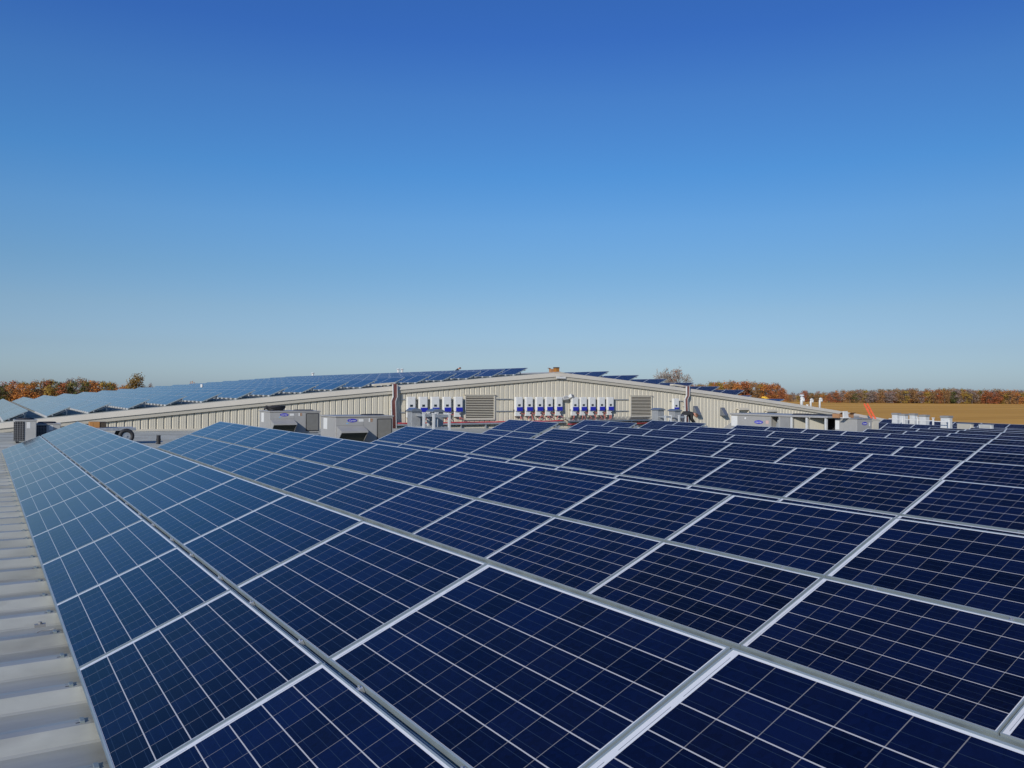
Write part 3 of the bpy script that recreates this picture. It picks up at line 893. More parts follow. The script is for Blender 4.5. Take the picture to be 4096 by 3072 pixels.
# slanted condenser coils behind the posts
for f0, f1 in ((.665, .795), (.815, .975)):
    m = MB(); A, B = yl(f1), yl(f0); mid = (A+B)/2
    m.add([(.12,A,.302),(.12,A,HL-.13),(.55,mid,HL-.13),(.55,mid,.302)], [(0,1,2,3)]); m.add([(.12,B,.302),(.12,B,HL-.13),(.55,mid,HL-.13),(.55,mid,.302)], [(3,2,1,0)])
    obj('condenser_coil', m, mat('condenser_fins', (.36,.34,.28), .6, .1, .08, 30, stretch=(1,1,.1)), e, recalc=False)
m = MB(); m.box(1.3, DL-.02, yl(.985), yl(.66), .302, HL-.092); obj('inner_wall', m, M_dark, e)
for f in (.60, .74, .88):
    m = MB(); m.tube([(DL*.5, yl(f), HL+.001), (DL*.5, yl(f), HL+.05)], [.42,.38], 20); obj('fan_guard', m, M_black, e)
badge(e, -.012, yl(.315), HL*.66, .52, .17, (0, 0, -pi/2))
m = MB(); m.box(-.005,-.001, yl(.075), yl(.005), HL*.45, HL*.88); obj('side_plate', m, M_white, e)
m = MB(); m.tube([(-.006, yl(.165), HL*.80),(-.001, yl(.165), HL*.80)], .05, 14); obj('round_sticker', m, M_white, e)
m = MB(); m.box(-.005,-.001, yl(.42), yl(.39), HL*.60, HL*.74); obj('warning_label', m, mat('faded_pink_label', (.55,.38,.33), .6), e)
m = MB(); m.prism([(LL+.003, HL*.62), (LL+.65, HL*.30), (LL+.65, HL*.22), (LL+.003, .28)], 'x', .1, 1.6); obj('intake_hood', m, M_grey, e)

# small unit to its right
X2 = 31.15
p0 = at_x(3340, 1671, X2); p1 = at_x(3428, 1674, X2)
dn_ = (p0.y-p1.y); zb2 = zroof(X2, p1.y)+.08; H2 = (p0.z+p1.z)/2-zb2
q1 = at_y(3488, 1674, p1.y)
W2 = q1.x-X2
e = thing('small_rooftop_unit', 'squat grey rooftop unit with cardboard boxes on top, near the ladder', 'rooftop unit', (X2, p1.y, zb2))
m = MB(); m.box(.05, W2-.05, .05, dn_-.05, -.05, .15); obj('curb', m, M_galv, e)
m = MB(); m.box(0, W2, 0, dn_, .15, H2-.04); obj('cabinet', m, M_grey, e, bevel=.012)
m = MB(); m.box(-.02, W2+.02, -.02, dn_+.02, H2-.038, H2); obj('top_cover', m, M_grey2, e, bevel=.01)
badge(e, W2*.50, -.003, H2*.80, .36, .14)
m = MB(); m.box(W2*.80, W2*.86, -.006, -.001, H2*.70, H2*.84); m.tube([(W2*.74,-.007,H2*.55),(W2*.74,-.001,H2*.55)], .07, 14); obj('warning_label', m, M_white, e)
m = MB(); m.box(-.005,-.001, dn_*.80, dn_*.98, H2*.55, H2*.90); obj('side_plate', m, M_white, e)
m = MB(); m.box(-.004, W2*.92, -.004, .0, .17, .19); obj('seam', m, M_grey2, e)
zt2 = zb2+H2
def carton(label, pxa, pxb, pyt, depth_y, mt, name='cardboard_box', flap=True):
    y_ = p1.y+depth_y
    a_ = at_y(pxa, pyt, y_); b_ = at_y(pxb, pyt, y_)
    m = MB(); hh = max(.15, a_.z-zt2)
    m.box(0, b_.x-a_.x, 0, .34, .003, hh)
    if flap:
        m.add([(0,0,hh),(b_.x-a_.x,0,hh),(b_.x-a_.x,-.12,hh+.06),(0,-.12,hh+.06),(0,0,hh+.004),(b_.x-a_.x,0,hh+.004),(b_.x-a_.x,-.12,hh+.064),(0,-.12,hh+.064)], [(0,1,2,3),(4,7,6,5),(0,4,5,1),(3,2,6,7),(0,3,7,4),(1,5,6,2)])
    tag(obj(name, m, mt, loc=(a_.x, y_, zt2)), label, 'box')
carton('brown cardboard box at the left on the squat rooftop unit', 3357, 3371, 1655, .7, M_cardb)
carton('brown cardboard box at the right on the squat rooftop unit', 3394, 3415, 1656, .75, M_cardb)
wb = at_y(3381, 1672, p1.y+.45)
m = MB(); m.prism([(-.14,.003),(.20,.003),(.12,.30),(-.16,.30)], 'y', 0, .05); m.box(-.22,.24,-.06,.12,.003,.03)
tag(obj('document_box', m, M_white, loc=(wb.x, p1.y+.42, zt2)), 'white leaning carton between the two brown boxes on the squat unit', 'box')

# cream box right of it
p = at_y(3488, 1680, p1.y+.15); CX = p.x+.02; p2 = at_y(3515, 1680, p.y)
m = MB(); zz = zroof(CX, p.y)+.08
m.box(0, p2.x-CX, 0, .5, 0, p.z-zz); m.box(-.02, p2.x-CX+.02, -.02, .52, p.z-zz+.001, p.z-zz+.03); m.box(.05, p2.x-CX-.05, -.008, -.001, .3, p.z-zz-.12)
tag(obj('electrical_cabinet', m, M_trim, loc=(CX, p.y, zz), bevel=.008), 'narrow cream metal cabinet just right of the squat rooftop unit', 'cabinet')

# ------------------------------------------------------------------ exhaust stacks with guard rails
M_stack = mat('grey_stack_steel', (.36,.37,.37), .45, .35, .15, 6)
M_cap = mat('blue_grey_cap_metal', (.30,.33,.36), .35, .7, .1, 5)
def exhaust(label, cx, cy, ztop, wd, group, cap_flat=False, guard=True, dark_cap=False, name='exhaust_stack'):
    zb = zroof(cx, cy)+.0; H = ztop-zb
    e = thing(name, label, 'exhaust', (cx, cy, zb), 0, group)
    h = wd/2
    m = MB(); m.box(-h*1.1, h*1.1, -h*1.1, h*1.1, 0, .28); obj('curb', m, M_galv, e, bevel=.01)
    m = MB(); m.box(-h, h, -h, h, .281, H-.11); m.box(-h-.012, h+.012, -h-.012, h+.012, H*.55, H*.55+.03); obj('housing', m, M_stack if not dark_cap else M_galv_white, e, bevel=.012)
    m = MB(); c = h*(1.18 if not cap_flat else 1.14)
    if cap_flat: m.box(-c, c, -c, c, H-.108, H)
    else:
        prof_ = [(-c, H-.109), (-c, H-.07), (-c*.55, H-.02), (0, H), (c*.55, H-.02), (c, H-.07), (c, H-.109)]
        m.prism(prof_, 'y', -c*1.1, c*1.1)
    obj('cap', m, M_grey2 if dark_cap else M_cap, e, bevel=.006)
    return e
def guard_rail(label, cx, cy, wx, wy, group, top=1.05):
    zb = zroof(cx, cy)
    e = thing('guard_rail', label, 'guard rail', (cx, cy, zb), 0, group)
    for sx in (-1, 1):
        for sy in (-1, 1):
            m = MB(); m.box(sx*wx/2-.038, sx*wx/2+.038, sy*wy/2-.026, sy*wy/2+.026, 0, top); m.box(sx*wx/2-.07, sx*wx/2+.07, sy*wy/2-.06, sy*wy/2+.06, .0, .05)
            pq = obj('post', m, M_galv_white, e, bevel=.006)
            m = MB(); m.box(sx*wx/2-.05, sx*wx/2+.05, sy*wy/2-.035, sy*wy/2+.035, top+.001, top+.03); obj('post_cap', m, M_white, pq)
    for z in (top-.06, top-.42):
        for sy in (-1, 1):
            m = MB(); m.box(-wx/2+.046, wx/2-.046, sy*wy/2-.025, sy*wy/2+.025, z-.035, z+.035); obj('rail', m, M_galv, e)
        for sx in (-1, 1):
            m = MB(); m.box(sx*wx/2-.025, sx*wx/2+.025, -wy/2+.031, wy/2-.031, z-.030, z+.040); obj('rail', m, M_galv, e)
    return e
GE = 'grey vent stacks with caps'
yA = 22.6
pA = at_y(1656, 1632, yA); exhaust('grey vent stack left of its twin, in front of the leftmost inverters', pA.x, yA, pA.z, .30, GE)
pB = at_y(1742, 1635, yA); exhaust('grey vent stack right of its twin, in front of the left inverter group', pB.x, yA, pB.z, .36, GE)
yC = 29.0
pC = at_y(2632, 1632, yC); exhaust('grey vent stack below the right louver', pC.x, yC, pC.z, .40, GE)
pD = at_y(2699, 1636, yC); exhaust('grey vent stack directly left of the bending worker', pD.x, yC, pD.z, .40, GE)
GG = 'galvanised guard rails round the vent stacks'
p = at_y(1692, 1700, yA-.35); guard_rail('galvanised guard rail between the twin vent stacks at left', p.x+.1, yA-.35, .42, .55, GG, 1.22)
p = at_y(1748, 1700, yA-.45); guard_rail('galvanised guard rail around the right twin vent stack', p.x+.02, yA-.30, .52, .80, GG, 1.20)
p = at_y(1682, 1705, yA+.5)
m = MB(); m.box(-.10,.10,-.02,.02,0,.42); tag(obj('yellow_board', m, M_yellow, loc=(p.x, yA+.35, zroof(p.x, yA)+.08)), 'yellow board standing behind the left guard rail', 'board')
p = at_y(2655, 1680, yC-.3); guard_rail('pale guard rail beside the vent stack below the louver', p.x, yC-.30, .36, .60, GG, 1.05)
p = at_y(2711, 1680, yC-.3); guard_rail('pale guard rail beside the vent stack next to the worker', p.x, yC-.30, .42, .60, GG, 1.05)

GW = 'white exhaust fans on the far right of the roof'
for lab, px, py, X, wd in (('leftmost white exhaust fan of the cluster at right, its base the highest', 3585, 1652, 48.4, .36),
                       ('white exhaust fan second from the left, overlapping the leftmost', 3615, 1655, 46.8, .36),
                       ('white exhaust fan in the middle of the cluster at right', 3654, 1654, 47.6, .33),
                       ('broad white exhaust fan fourth from the left in the cluster', 3697, 1659, 46.8, .40),
                       ('largest white exhaust fan, standing alone at the right of the cluster', 3786, 1663, 42.0, .40)):
    p = at_x(px, py, X)
    exhaust(lab, X, p.y, p.z, wd, GW, True, True, True, 'exhaust_fan')
GP = 'white posts among the exhaust fans'
for lab, px, py, X in (('white capped post before the second exhaust fan', 3611, 1668, 45.8), ('white capped post right of the middle exhaust fan', 3671, 1671, 46.0),
                       ('white capped post between the fourth and the lone exhaust fan', 3733, 1674, 46.0), ('white capped post against the lone largest exhaust fan', 3797, 1677, 41.4)):
    p = at_x(px, py, X); zb = zroof(X, p.y)
    m = MB(); m.box(-.045,.045,-.035,.035,0,p.z-zb); m.box(-.07,.07,-.06,.06,p.z-zb+.001,p.z-zb+.05); m.box(-.1,.1,-.1,.1,0,.08)
    m.box(-.015,.015,.04,.9,p.z-zb-.15,p.z-zb-.11)
    tag(obj('post', m, M_white, loc=(X, p.y, zb), bevel=.008), lab, 'post', GP)
# low boxes
for lab, pxa, pxb, py, X, mt in (('low beige slatted roof box at right, left of the grey one', 3828, 3893, 1694, 41.2, M_trim), ('low plain grey roof box right of the beige slatted one', 3916, 3973, 1697, 41.2, M_galv_white)):
    far_ = at_x(pxa, py, X); near_ = at_x(pxb-8, py, X)
    zb = zroof(X, near_.y); hh = (far_.z+near_.z)/2-zb; ll = far_.y-near_.y
    e = thing('roof_box', lab, 'box', (X, near_.y, zb))
    m = MB(); m.box(0, .22, 0, ll, .05, hh-.03); obj('body', m, mt, e, bevel=.01)
    m = MB(); m.box(-.02, .24, -.02, ll+.02, hh-.028, hh); obj('lid', m, M_galv, e)
    if 'slatted' in lab:
        m = MB()
        for k in range(int(ll/.05)-1): m.box(-.012, -.002, .05+k*.05, .075+k*.05, .2, hh-.06)
        obj('grille', m, M_grey, e)
    else:
        m = MB(); m.box(-.008, -.001, ll*.1, ll*.9, .3, hh-.1); obj('door', m, M_galv_white, e)

# ------------------------------------------------------------------ condensers at the left
M_cond = mat('condenser_grey_paint', (.40,.40,.38), .5, .05, .1, 5)
def condenser(label, cx, cy, wd, hgt, dp, rz):
    e = thing('condenser_unit', label, 'condenser', (cx, cy, zroof(cx, cy)+.08), rz, 'condensers at the left end of the near roof')
    m = MB(); m.box(0, wd, 0, dp, .04, hgt-.07); obj('casing', m, M_cond, e, bevel=.02)
    m = MB(); m.box(-.015, wd*.46, -.012, -.002, .07, hgt-.09); g_ = obj('grille', m, M_black, e)
    m = MB()
    for k in range(9): m.box(-.012, wd*.455, -.02, -.013, .09+k*(hgt-.2)/9, .10+k*(hgt-.2)/9)
    for k in range(4): m.box(.02+k*wd*.11, .03+k*wd*.11, -.024, -.0205, .07, hgt-.09)
    obj('guard_wire', m, M_grey2, g_)
    m = MB(); m.box(-.02, wd+.02, -.02, dp+.02, hgt-.069, hgt-.03); obj('top_cover', m, M_cond, e, bevel=.012)
    m = MB(); m.tube([(wd/2, dp/2, hgt-.029),(wd/2, dp/2, hgt+.02)], [min(wd,dp)*.44, min(wd,dp)*.38], 20); obj('fan_guard', m, M_black, e)
    m = MB(); m.box(wd*.56, wd*.72, -.006, -.001, hgt*.60, hgt*.86); obj('rating_plate', m, M_white, e)
    m = MB()
    for sx in (.05, wd-.13):
        for sy in (.04, dp-.12): m.box(sx, sx+.08, sy, sy+.08, -.08, .04)
    obj('foot', m, M_black, e)
    return e
p = at_y(56, 1779, 29.9)
condenser('taller pale condenser with dark grille at the far left', p.x, 29.9, .60, .74, .60, 0)
p = at_y(136, 1779, 30.4)
condenser('lower wide condenser just right of the taller one', p.x, 30.4, .74, .60, .65, 0)

# flat cart with its load
cy_ = 29.0
pL = at_y(352, 1717, cy_); pR = at_y(538, 1717, cy_); zc = zroof(pR.x, cy_)+.08
e = thing('hand_cart', 'flat grey two-wheeled cart standing before the left wall', 'cart', ((pL.x+pR.x)/2, cy_, zc))
hw = (pR.x-pL.x)/2; zb = pL.z-zc
m = MB(); m.box(-hw, hw, -.32, .32, zb-.02, zb+.03); m.box(-hw, hw, -.34, -.321, zb-.05, zb+.05); m.box(-hw, hw, .321, .34, zb-.05, zb+.05); obj('bed', m, M_galv, e, bevel=.008)
pw = at_y(505, 1741, cy_-.42)
for sy in (-.42, .42):
    wx = pw.x-(pL.x+pR.x)/2
    m = MB(); n = 24; r1, r2 = .235, .125
    prof_ = [(r2, -.05), (r1-.03, -.055), (r1, -.03), (r1, .03), (r1-.03, .055), (r2, .05)]
    k = len(prof_)
    vs = [(r*cos(2*pi*i/n), a_, r*sin(2*pi*i/n)) for i in range(n) for r, a_ in prof_]
    m.add(vs, [(i*k+j, ((i+1) % n)*k+j, ((i+1) % n)*k+(j+1) % k, i*k+(j+1) % k) for i in range(n) for j in range(k)])
    t_ = obj('tyre', m, M_black, e, (wx, sy, .235), smooth=True)
    m = MB(); m.tube([(0,-.035,0),(0,.035,0)], .124, 20); m.tube([(0,-.06,0),(0,.06,0)], .03, 10)
    obj('wheel_rim', m, M_galv, t_)
m = MB(); m.tube([(pw.x-(pL.x+pR.x)/2, -.4, .235), (pw.x-(pL.x+pR.x)/2, .4, .235)], .02, 8); m.box(pw.x-(pL.x+pR.x)/2-.03, pw.x-(pL.x+pR.x)/2+.03, -.3, -.25, .23, zb-.02); m.box(pw.x-(pL.x+pR.x)/2-.03, pw.x-(pL.x+pR.x)/2+.03, .25, .3, .23, zb-.02); obj('axle', m, M_galv, e)
m = MB(); m.bar((-hw,0,zb),(-hw-.3,0,.05),.05,.05); obj('drawbar', m, M_galv, e)
a_ = at_y(358, 1690, cy_-.1); b_ = at_y(397, 1690, cy_-.1)
m = MB(); m.box(a_.x, b_.x, cy_-.22, cy_+.18, pL.z+.052, a_.z+.02); m.box(a_.x+.05, a_.x+.09, cy_-.225, cy_-.2205, pL.z+.06, a_.z)
tag(obj('orange_box', m, mat('dull_orange_crate', (.42,.20,.06), .7, 0, .1, 5), bevel=.008), 'dull orange box on the flat cart', 'box')
a_ = at_y(399, 1692, cy_-.1); b_ = at_y(424, 1692, cy_-.1)
m = MB(); m.box(a_.x, b_.x, cy_-.2, cy_+.15, pL.z+.052, a_.z+.01); m.box(a_.x-.01, b_.x+.01, cy_-.21, cy_+.16, a_.z+.011, a_.z+.035)
tag(obj('dark_box', m, mat('dark_brown_crate', (.06,.045,.03), .7, 0, .1, 5), bevel=.008), 'dark lidded box beside the orange box on the cart', 'box')
# black vent pipe
p = at_y(634, 1775, 28.2); zz = zroof(p.x, 28.2)+.0
q = at_y(634, 1741, 28.2)
m = MB(); m.tube([(0,0,0),(0,0,.05),(0,0,.06),(0,0,q.z-zz)], [.12,.10,.062,.062], 14); m.tube([(0,0,(q.z-zz)*.55),(0,0,(q.z-zz)*.55+.04)], .070, 14)
tag(obj('vent_pipe', m, M_black, loc=(p.x, 28.2, zz)), 'short black vent pipe on the bare roof between the first two rows', 'pipe')

# things on the bare roof at lower left
m = MB(); p = Vector((.21, 6.05, 0)); 
def on_roof(px, py, dz):
    d = ray(px, py); t_ = (zroof(.2, 6)+dz)/d.z; return d*t_
wa, wb = on_roof(104, 2548, .006), on_roof(222, 2516, .012)
pts = [wa.lerp(wb, i/11)+Vector((0, .05*sin(pi*i/11), .004*sin(i*1.3))) for i in range(12)]
m.tube(pts, .003, 6)
tag(obj('loose_wire', m, M_grey, smooth=True), 'thin loose grey wire lying on the bare roof at lower left', 'wire')
m = MB(); m.box(-.035,.035,-.02,.02,0,.02); m.tube([(0,0,.02),(0,0,.035)], .012, 8)
tag(obj('loose_clamp', m, M_grey2, loc=on_roof(160, 2507, .078)), 'small dark clamp left on a roof rib at lower left', 'clamp')

# ------------------------------------------------------------------ things on the gable roof
def on_groof(px, py, y): 
    p = at_y(px, py, y); return Vector((p.x, y, zg(p.x)+.045))
b = on_groof(2226, 1494, WY+.5)
m = MB(); m.box(-.12,.11,-.12,.14,0,.24,0); m.box(-.13,.12,-.13,.15,.241,.31,1); m.box(.12,.28,-.05,.05,0,.06,1)
tag(obj('orange_case', m, [mat('orange_case_plastic', (.34,.15,.03), .5), M_dark], loc=b, bevel=.006), 'orange case with a black lid on the roof beside the ridge', 'case')
b = on_groof(2210, 1494, WY+.7)
m = MB(); m.box(-.16,.10,-.1,.12,0,.20); m.add([(-.16,-.1,.2),(-.16,.12,.2),(-.27,.12,.25),(-.27,-.1,.25),(-.16,-.1,.204),(-.16,.12,.204),(-.27,.12,.254),(-.27,-.1,.254)], [(0,1,2,3),(4,7,6,5),(0,4,5,1),(3,2,6,7),(0,3,7,4),(1,5,6,2)])
tag(obj('cardboard_box', m, M_cardb, loc=b), 'open brown cardboard box left of the orange case at the ridge', 'box')
def pipe(label, px, pyb, pyt, y, r=.06, cap=True, mt=None, grp='small pipes above the left gable panels'):
    p = at_y(px, pyt, y); zb = zg(p.x)
    m = MB(); m.tube([(0,0,0),(0,0,p.z-zb)], r, 10)
    if cap: m.tube([(0,0,p.z-zb-.02),(0,0,p.z-zb+.06)], [r*1.9, r*1.3], 10)
    tag(obj('vent_pipe', m, mt or M_galv_white, loc=(p.x, y, zb)), label, 'pipe', grp)
pipe('capped vent pipe, left one of the pair above the panels', 1593, 0, 1477, 84.0-2.5, .12)
pipe('capped vent pipe, right one of the pair above the panels', 1608, 0, 1477, 84.0-2.5, .12)
pipe('single small capped vent pipe on the skyline left of the pair', 1251, 0, 1493, 84.0-1.5, .11)
p = at_y(807, 1537, 62.0)
m = MB(); m.tube([(0,0,0),(0,0,p.z-zg(p.x))], .09, 10)
tag(obj('vent_pipe', m, M_white, loc=(p.x, 62.0, zg(p.x))), 'short white pipe standing among the left gable panels', 'pipe')
# white goose-neck pipes
GN = 'white goose-neck pipes on the gable roof'
for lab, px, py, y, r in (('white goose-neck pipe, thick left one of three beside the field', 3206, 1588, WY+1.6, .14), ('white goose-neck pipe, middle one of three', 3243, 1592, WY+1.4, .095), ('white goose-neck pipe, right one of three', 3279, 1589, WY+1.2, .095)):
    p = at_y(px, py, y); zb = zg(p.x); h = p.z-zb
    m = MB(); rr_ = .11
    pts = [(0,0,0),(0,0,h-.26)]+[(rr_-rr_*cos(a_), 0, h-.20+rr_*sin(a_)) for a_ in [i*pi/6 for i in range(0,7)]]+[(2*rr_, 0, h-.32)]
    m.tube(pts, r*.74, 12); m.tube([(0,0,0),(0,0,.08)], [r*1.7,r*1.1], 12)
    tag(obj('vent_pipe', m, M_white, loc=(p.x, y, zb), smooth=True), lab, 'pipe', GN)
p = on_groof(3214, 1600, WY+2.2)
m = MB(); q = at_y(3207, 1574, WY+2.6); m.tube([(0,0,0),(0,0,q.z-p.z-.15),(0,0,q.z-p.z-.10),(0,0,q.z-p.z)], [.10,.10,.20,.12], 12)
tag(obj('roof_ventilator', m, M_galv_white, loc=(q.x, WY+2.6, zg(q.x)), smooth=False), 'grey round-capped ventilator behind the left goose-neck pipe', 'ventilator')
p = on_groof(3229, 1622, WY+1.0)
m = MB(); m.tube([(0,0,0),(0,0,.16)], .08, 10); m.tube([(0,0,.16),(0,0,.20)], .10, 10)
tag(obj('pipe_stub', m, M_white, loc=p), 'low white pipe stub between the goose-neck pipes', 'pipe')
# yellow tarp bundle
p = at_y(3062, 1601, WY+4.2)
bm = bmesh.new(); bmesh.ops.create_icosphere(bm, subdivisions=3, radius=1)
for v in bm.verts:
    nz = noise.noise(v.co*2.2)
    v.co *= 1+.25*nz
    v.co.x *= .34; v.co.y *= .25; v.co.z = max(v.co.z, -.7)*.15+.10
    v.co.z -= v.co.x*.35
me = bpy.data.meshes.new('tarp_bundle'); bm.to_mesh(me); bm.free(); me.materials.append(M_yellow)
tag(place('tarp_bundle', me, None, (p.x, WY+4.2, max(zg(p.x)+.05, p.z))), 'crumpled bright yellow tarp on the right slope of the gable roof', 'tarp')

# orange ladder leaning on the gable
A = at_y(3463, 1615, WY-.16); B = at_y(3499, 1683, WY-1.0)
dz = (A-B).normalized(); B = B-dz*((B.z-(zroof(B.x, WY-1.0)+.08))/dz.z)
e = thing('ladder', 'orange extension ladder leaning on the right end of the gable', 'ladder', B)
ln = (A-B).length; side = Vector((1,0,0))
for s_ in (-1, 1):
    m = MB(); m.bar(side*(s_*.21), (A-B)+side*(s_*.19), .085, .10); obj('rail', m, M_orange, e, bevel=.005)
k = 0; t_ = .2
while t_ < ln-.1:
    v = dz*t_
    m = MB(); m.bar(v-side*.165, v+side*.165, .05, .05); obj('rung', m, M_orange, e); t_ += .305
for s_ in (-1, 1):
    m = MB(); m.bar(side*(s_*.22)+Vector((0,-.02,-.05)), side*(s_*.22)+Vector((0,.02,.10)), .06, .10); obj('foot', m, M_black, e)

# ------------------------------------------------------------------ people
def figure(name, label, loc, rz, joints, edges, cloth_of, parent_scale=1.0, hair=True, hood=False):
    """continuous skinned body; joints: name -> (pos, radius)"""
    names = list(joints)
    me = bpy.data.meshes.new(name)
    me.from_pydata([joints[k][0] for k in names], [(names.index(a_), names.index(b_)) for a_, b_ in edges], [])
    o = bpy.data.objects.new(name, me); C.objects.link(o)
    sk = o.modifiers.new('skin', 'SKIN'); sk.use_smooth_shade = True
    lay = me.skin_vertices[0].data
    for i, k in enumerate(names):
        r = joints[k][1]; lay[i].radius = r if isinstance(r, tuple) else (r, r)
        lay[i].use_root = (k == 'pelvis')
    ss = o.modifiers.new('sub', 'SUBSURF'); ss.levels = 2; ss.render_levels = 2
    bpy.context.view_layer.update()
    ev = bpy.data.meshes.new_from_object(o.evaluated_get(bpy.context.evaluated_depsgraph_get()))
    bpy.data.objects.remove(o)
    ev.name = name
    ev.materials.clear()
    for m_ in (M_skin, M_cloth, M_trous, M_black): ev.materials.append(m_)
    pos = {k: Vector(joints[k][0]) for k in names}
    for p_ in ev.polygons:
        c_ = p_.center
        near = min(names, key=lambda k: (pos[k]-c_).length - .3*(max(joints[k][1]) if isinstance(joints[k][1], tuple) else joints[k][1]))
        p_.material_index = cloth_of(near)
        p_.use_smooth = True
    o = place(name, ev, None, loc, (0,0,rz))
    tag(o, label, 'person')
    return o
def bent_joints():
    # local: person faces +X, bending forward
    J = {'pelvis': ((-.10,0,.93), (.17,.15)), 'waist': ((.02,0,1.03), (.215,.19)), 'chest': ((.24,0,1.07), (.25,.215)), 'neckb': ((.43,0,1.08), (.09,.08)),
         'neck': ((.50,0,1.05), .058), 'skullb': ((.57,0,1.01), (.080,.085)), 'head': ((.64,0,.955), (.100,.090)), 'crown': ((.70,0,.90), (.075,.07))}
    E = [('pelvis','waist'),('waist','chest'),('chest','neckb'),('neckb','neck'),('neck','skullb'),('skullb','head'),('head','crown')]
    for s, n_ in ((-1,'r'),(1,'l')):
        J.update({'hip'+n_: ((-.09,s*.10,.86), .105), 'knee'+n_: ((.02+.05*s,s*.13,.48), .068), 'ankle'+n_: ((-.12+.10*s,s*.13,.10), .045), 'toe'+n_: ((.06+.10*s,s*.14,.045), .042),
                  'sh'+n_: ((.36,s*.20,1.02), .098), 'elbow'+n_: ((.38+.04*s,s*.24,.80), .078), 'wrist'+n_: ((.52,s*.16,.62), .046), 'palm'+n_: ((.56,s*.14,.555), (.040,.022))})
        E += [('pelvis','hip'+n_),('hip'+n_,'knee'+n_),('knee'+n_,'ankle'+n_),('ankle'+n_,'toe'+n_),('chest','sh'+n_),('sh'+n_,'elbow'+n_),('elbow'+n_,'wrist'+n_),('wrist'+n_,'palm'+n_)]
        for f in range(4):
            oy = -.027+.018*f; ll = (.068,.078,.074,.06)[f]
            J['fa%d%s' % (f,n_)] = ((.575,s*.14+oy,.525), .010); J['fb%d%s' % (f,n_)] = ((.575+ll*.5,s*.14+oy,.525-ll*.55), .009); J['fc%d%s' % (f,n_)] = ((.575+ll*.55,s*.14+oy,.525-ll), .008)
            E += [('palm'+n_,'fa%d%s' % (f,n_)),('fa%d%s' % (f,n_),'fb%d%s' % (f,n_)),('fb%d%s' % (f,n_),'fc%d%s' % (f,n_))]
        J['ta'+n_] = ((.555,s*.14-s*.045,.545), .011); J['tb'+n_] = ((.59,s*.14-s*.06,.515), .009)
        E += [('palm'+n_,'ta'+n_),('ta'+n_,'tb'+n_)]
    return J, E
def cl_bent(k):
    if k.startswith(('head','skull','crown','fa','fb','fc','ta','tb','palm')) or k == 'neck': return 0
    if k.startswith(('hip','knee')) or k == 'pelvis': return 2
    if k.startswith(('ankle','toe')): return 3
    return 1
J, E_ = bent_joints()
p = at_y(2736, 1662, 30.6)
per = figure('person', 'worker in a black jacket bending forward below the right cable duct', (p.x-.02, 30.6, zroof(p.x, 30.6)+.07), radians(-28), J, E_, cl_bent)
def head_parts(per, c, ax, up, hair_mat):
    """face features and hair on a head centred at c, facing ax, with crown direction up"""
    sd_ = up.cross(ax).normalized()
    m = MB()
    for s in (-1, 1):
        bmx = c+ax*.088+sd_*s*.033+up*.012
        m.tube([bmx-ax*.006, bmx+ax*.004], [.011,.007], 8)
    m.tube([c+ax*.088-up*.052-sd_*.022, c+ax*.092-up*.052, c+ax*.088-up*.052+sd_*.022], .006, 6)
    obj('face_features', m, M_dark, per, smooth=True)
    m = MB(); m.tube([c+ax*.088+up*.015, c+ax*.108-up*.02, c+ax*.09-up*.03], [.010,.015,.010], 8)
    for s in (-1, 1): m.tube([c+sd_*s*.088-up*.025, c+sd_*s*.100+up*.0-ax*.012, c+sd_*s*.090+up*.030-ax*.01], [.012,.018,.012], 8)
    obj('nose_and_ears', m, M_skin, per, smooth=True)
    bm = bmesh.new(); bmesh.ops.create_icosphere(bm, subdivisions=3, radius=.112)
    bm.verts.ensure_lookup_table()
    dead = [v for v in bm.verts if v.co.dot(up) < -.02+.55*v.co.dot(ax)]
    bmesh.ops.delete(bm, geom=dead, context='VERTS')
    for v in bm.verts: v.co = c-ax*.008+v.co*(1+.05*noise.noise(v.co*40))
    me = bpy.data.meshes.new('hair'); bm.to_mesh(me); bm.free(); me.materials.append(hair_mat)
    for p_ in me.polygons: p_.use_smooth = True
    place('hair', me, per)
M_hair = mat('short_brown_hair', (.10,.05,.03), .8, 0, .2, 40)
head_parts(per, Vector((.645,0,.95)), Vector((.55,0,-.835)).normalized(), Vector((.835,0,.55)).normalized(), M_hair)
# second worker, half hidden behind the top rows
J2 = dict(J)
up_ = Matrix.Rotation(radians(-48), 4, 'Y'); piv = Vector((-.10,0,.93))
for k in J:
    if not k.startswith(('pelvis','hip','knee','ankle','toe')):
        J2[k] = (tuple(piv+up_@(Vector(J[k][0])-piv)), J[k][1])
hc2 = piv+up_@(Vector((.645,0,.95))-piv)
p = at_y(1834, 1469, 70.0)
xw = p.x
per2 = figure('person', 'distant worker in dark clothes bending behind the upper left panels', (xw-.25, 70.0, p.z-1.60), radians(-25), J2, E_, cl_bent)
head_parts(per2, hc2, (up_@Vector((.55,0,-.835))).normalized(), (up_@Vector((.835,0,.55))).normalized(), M_hair)

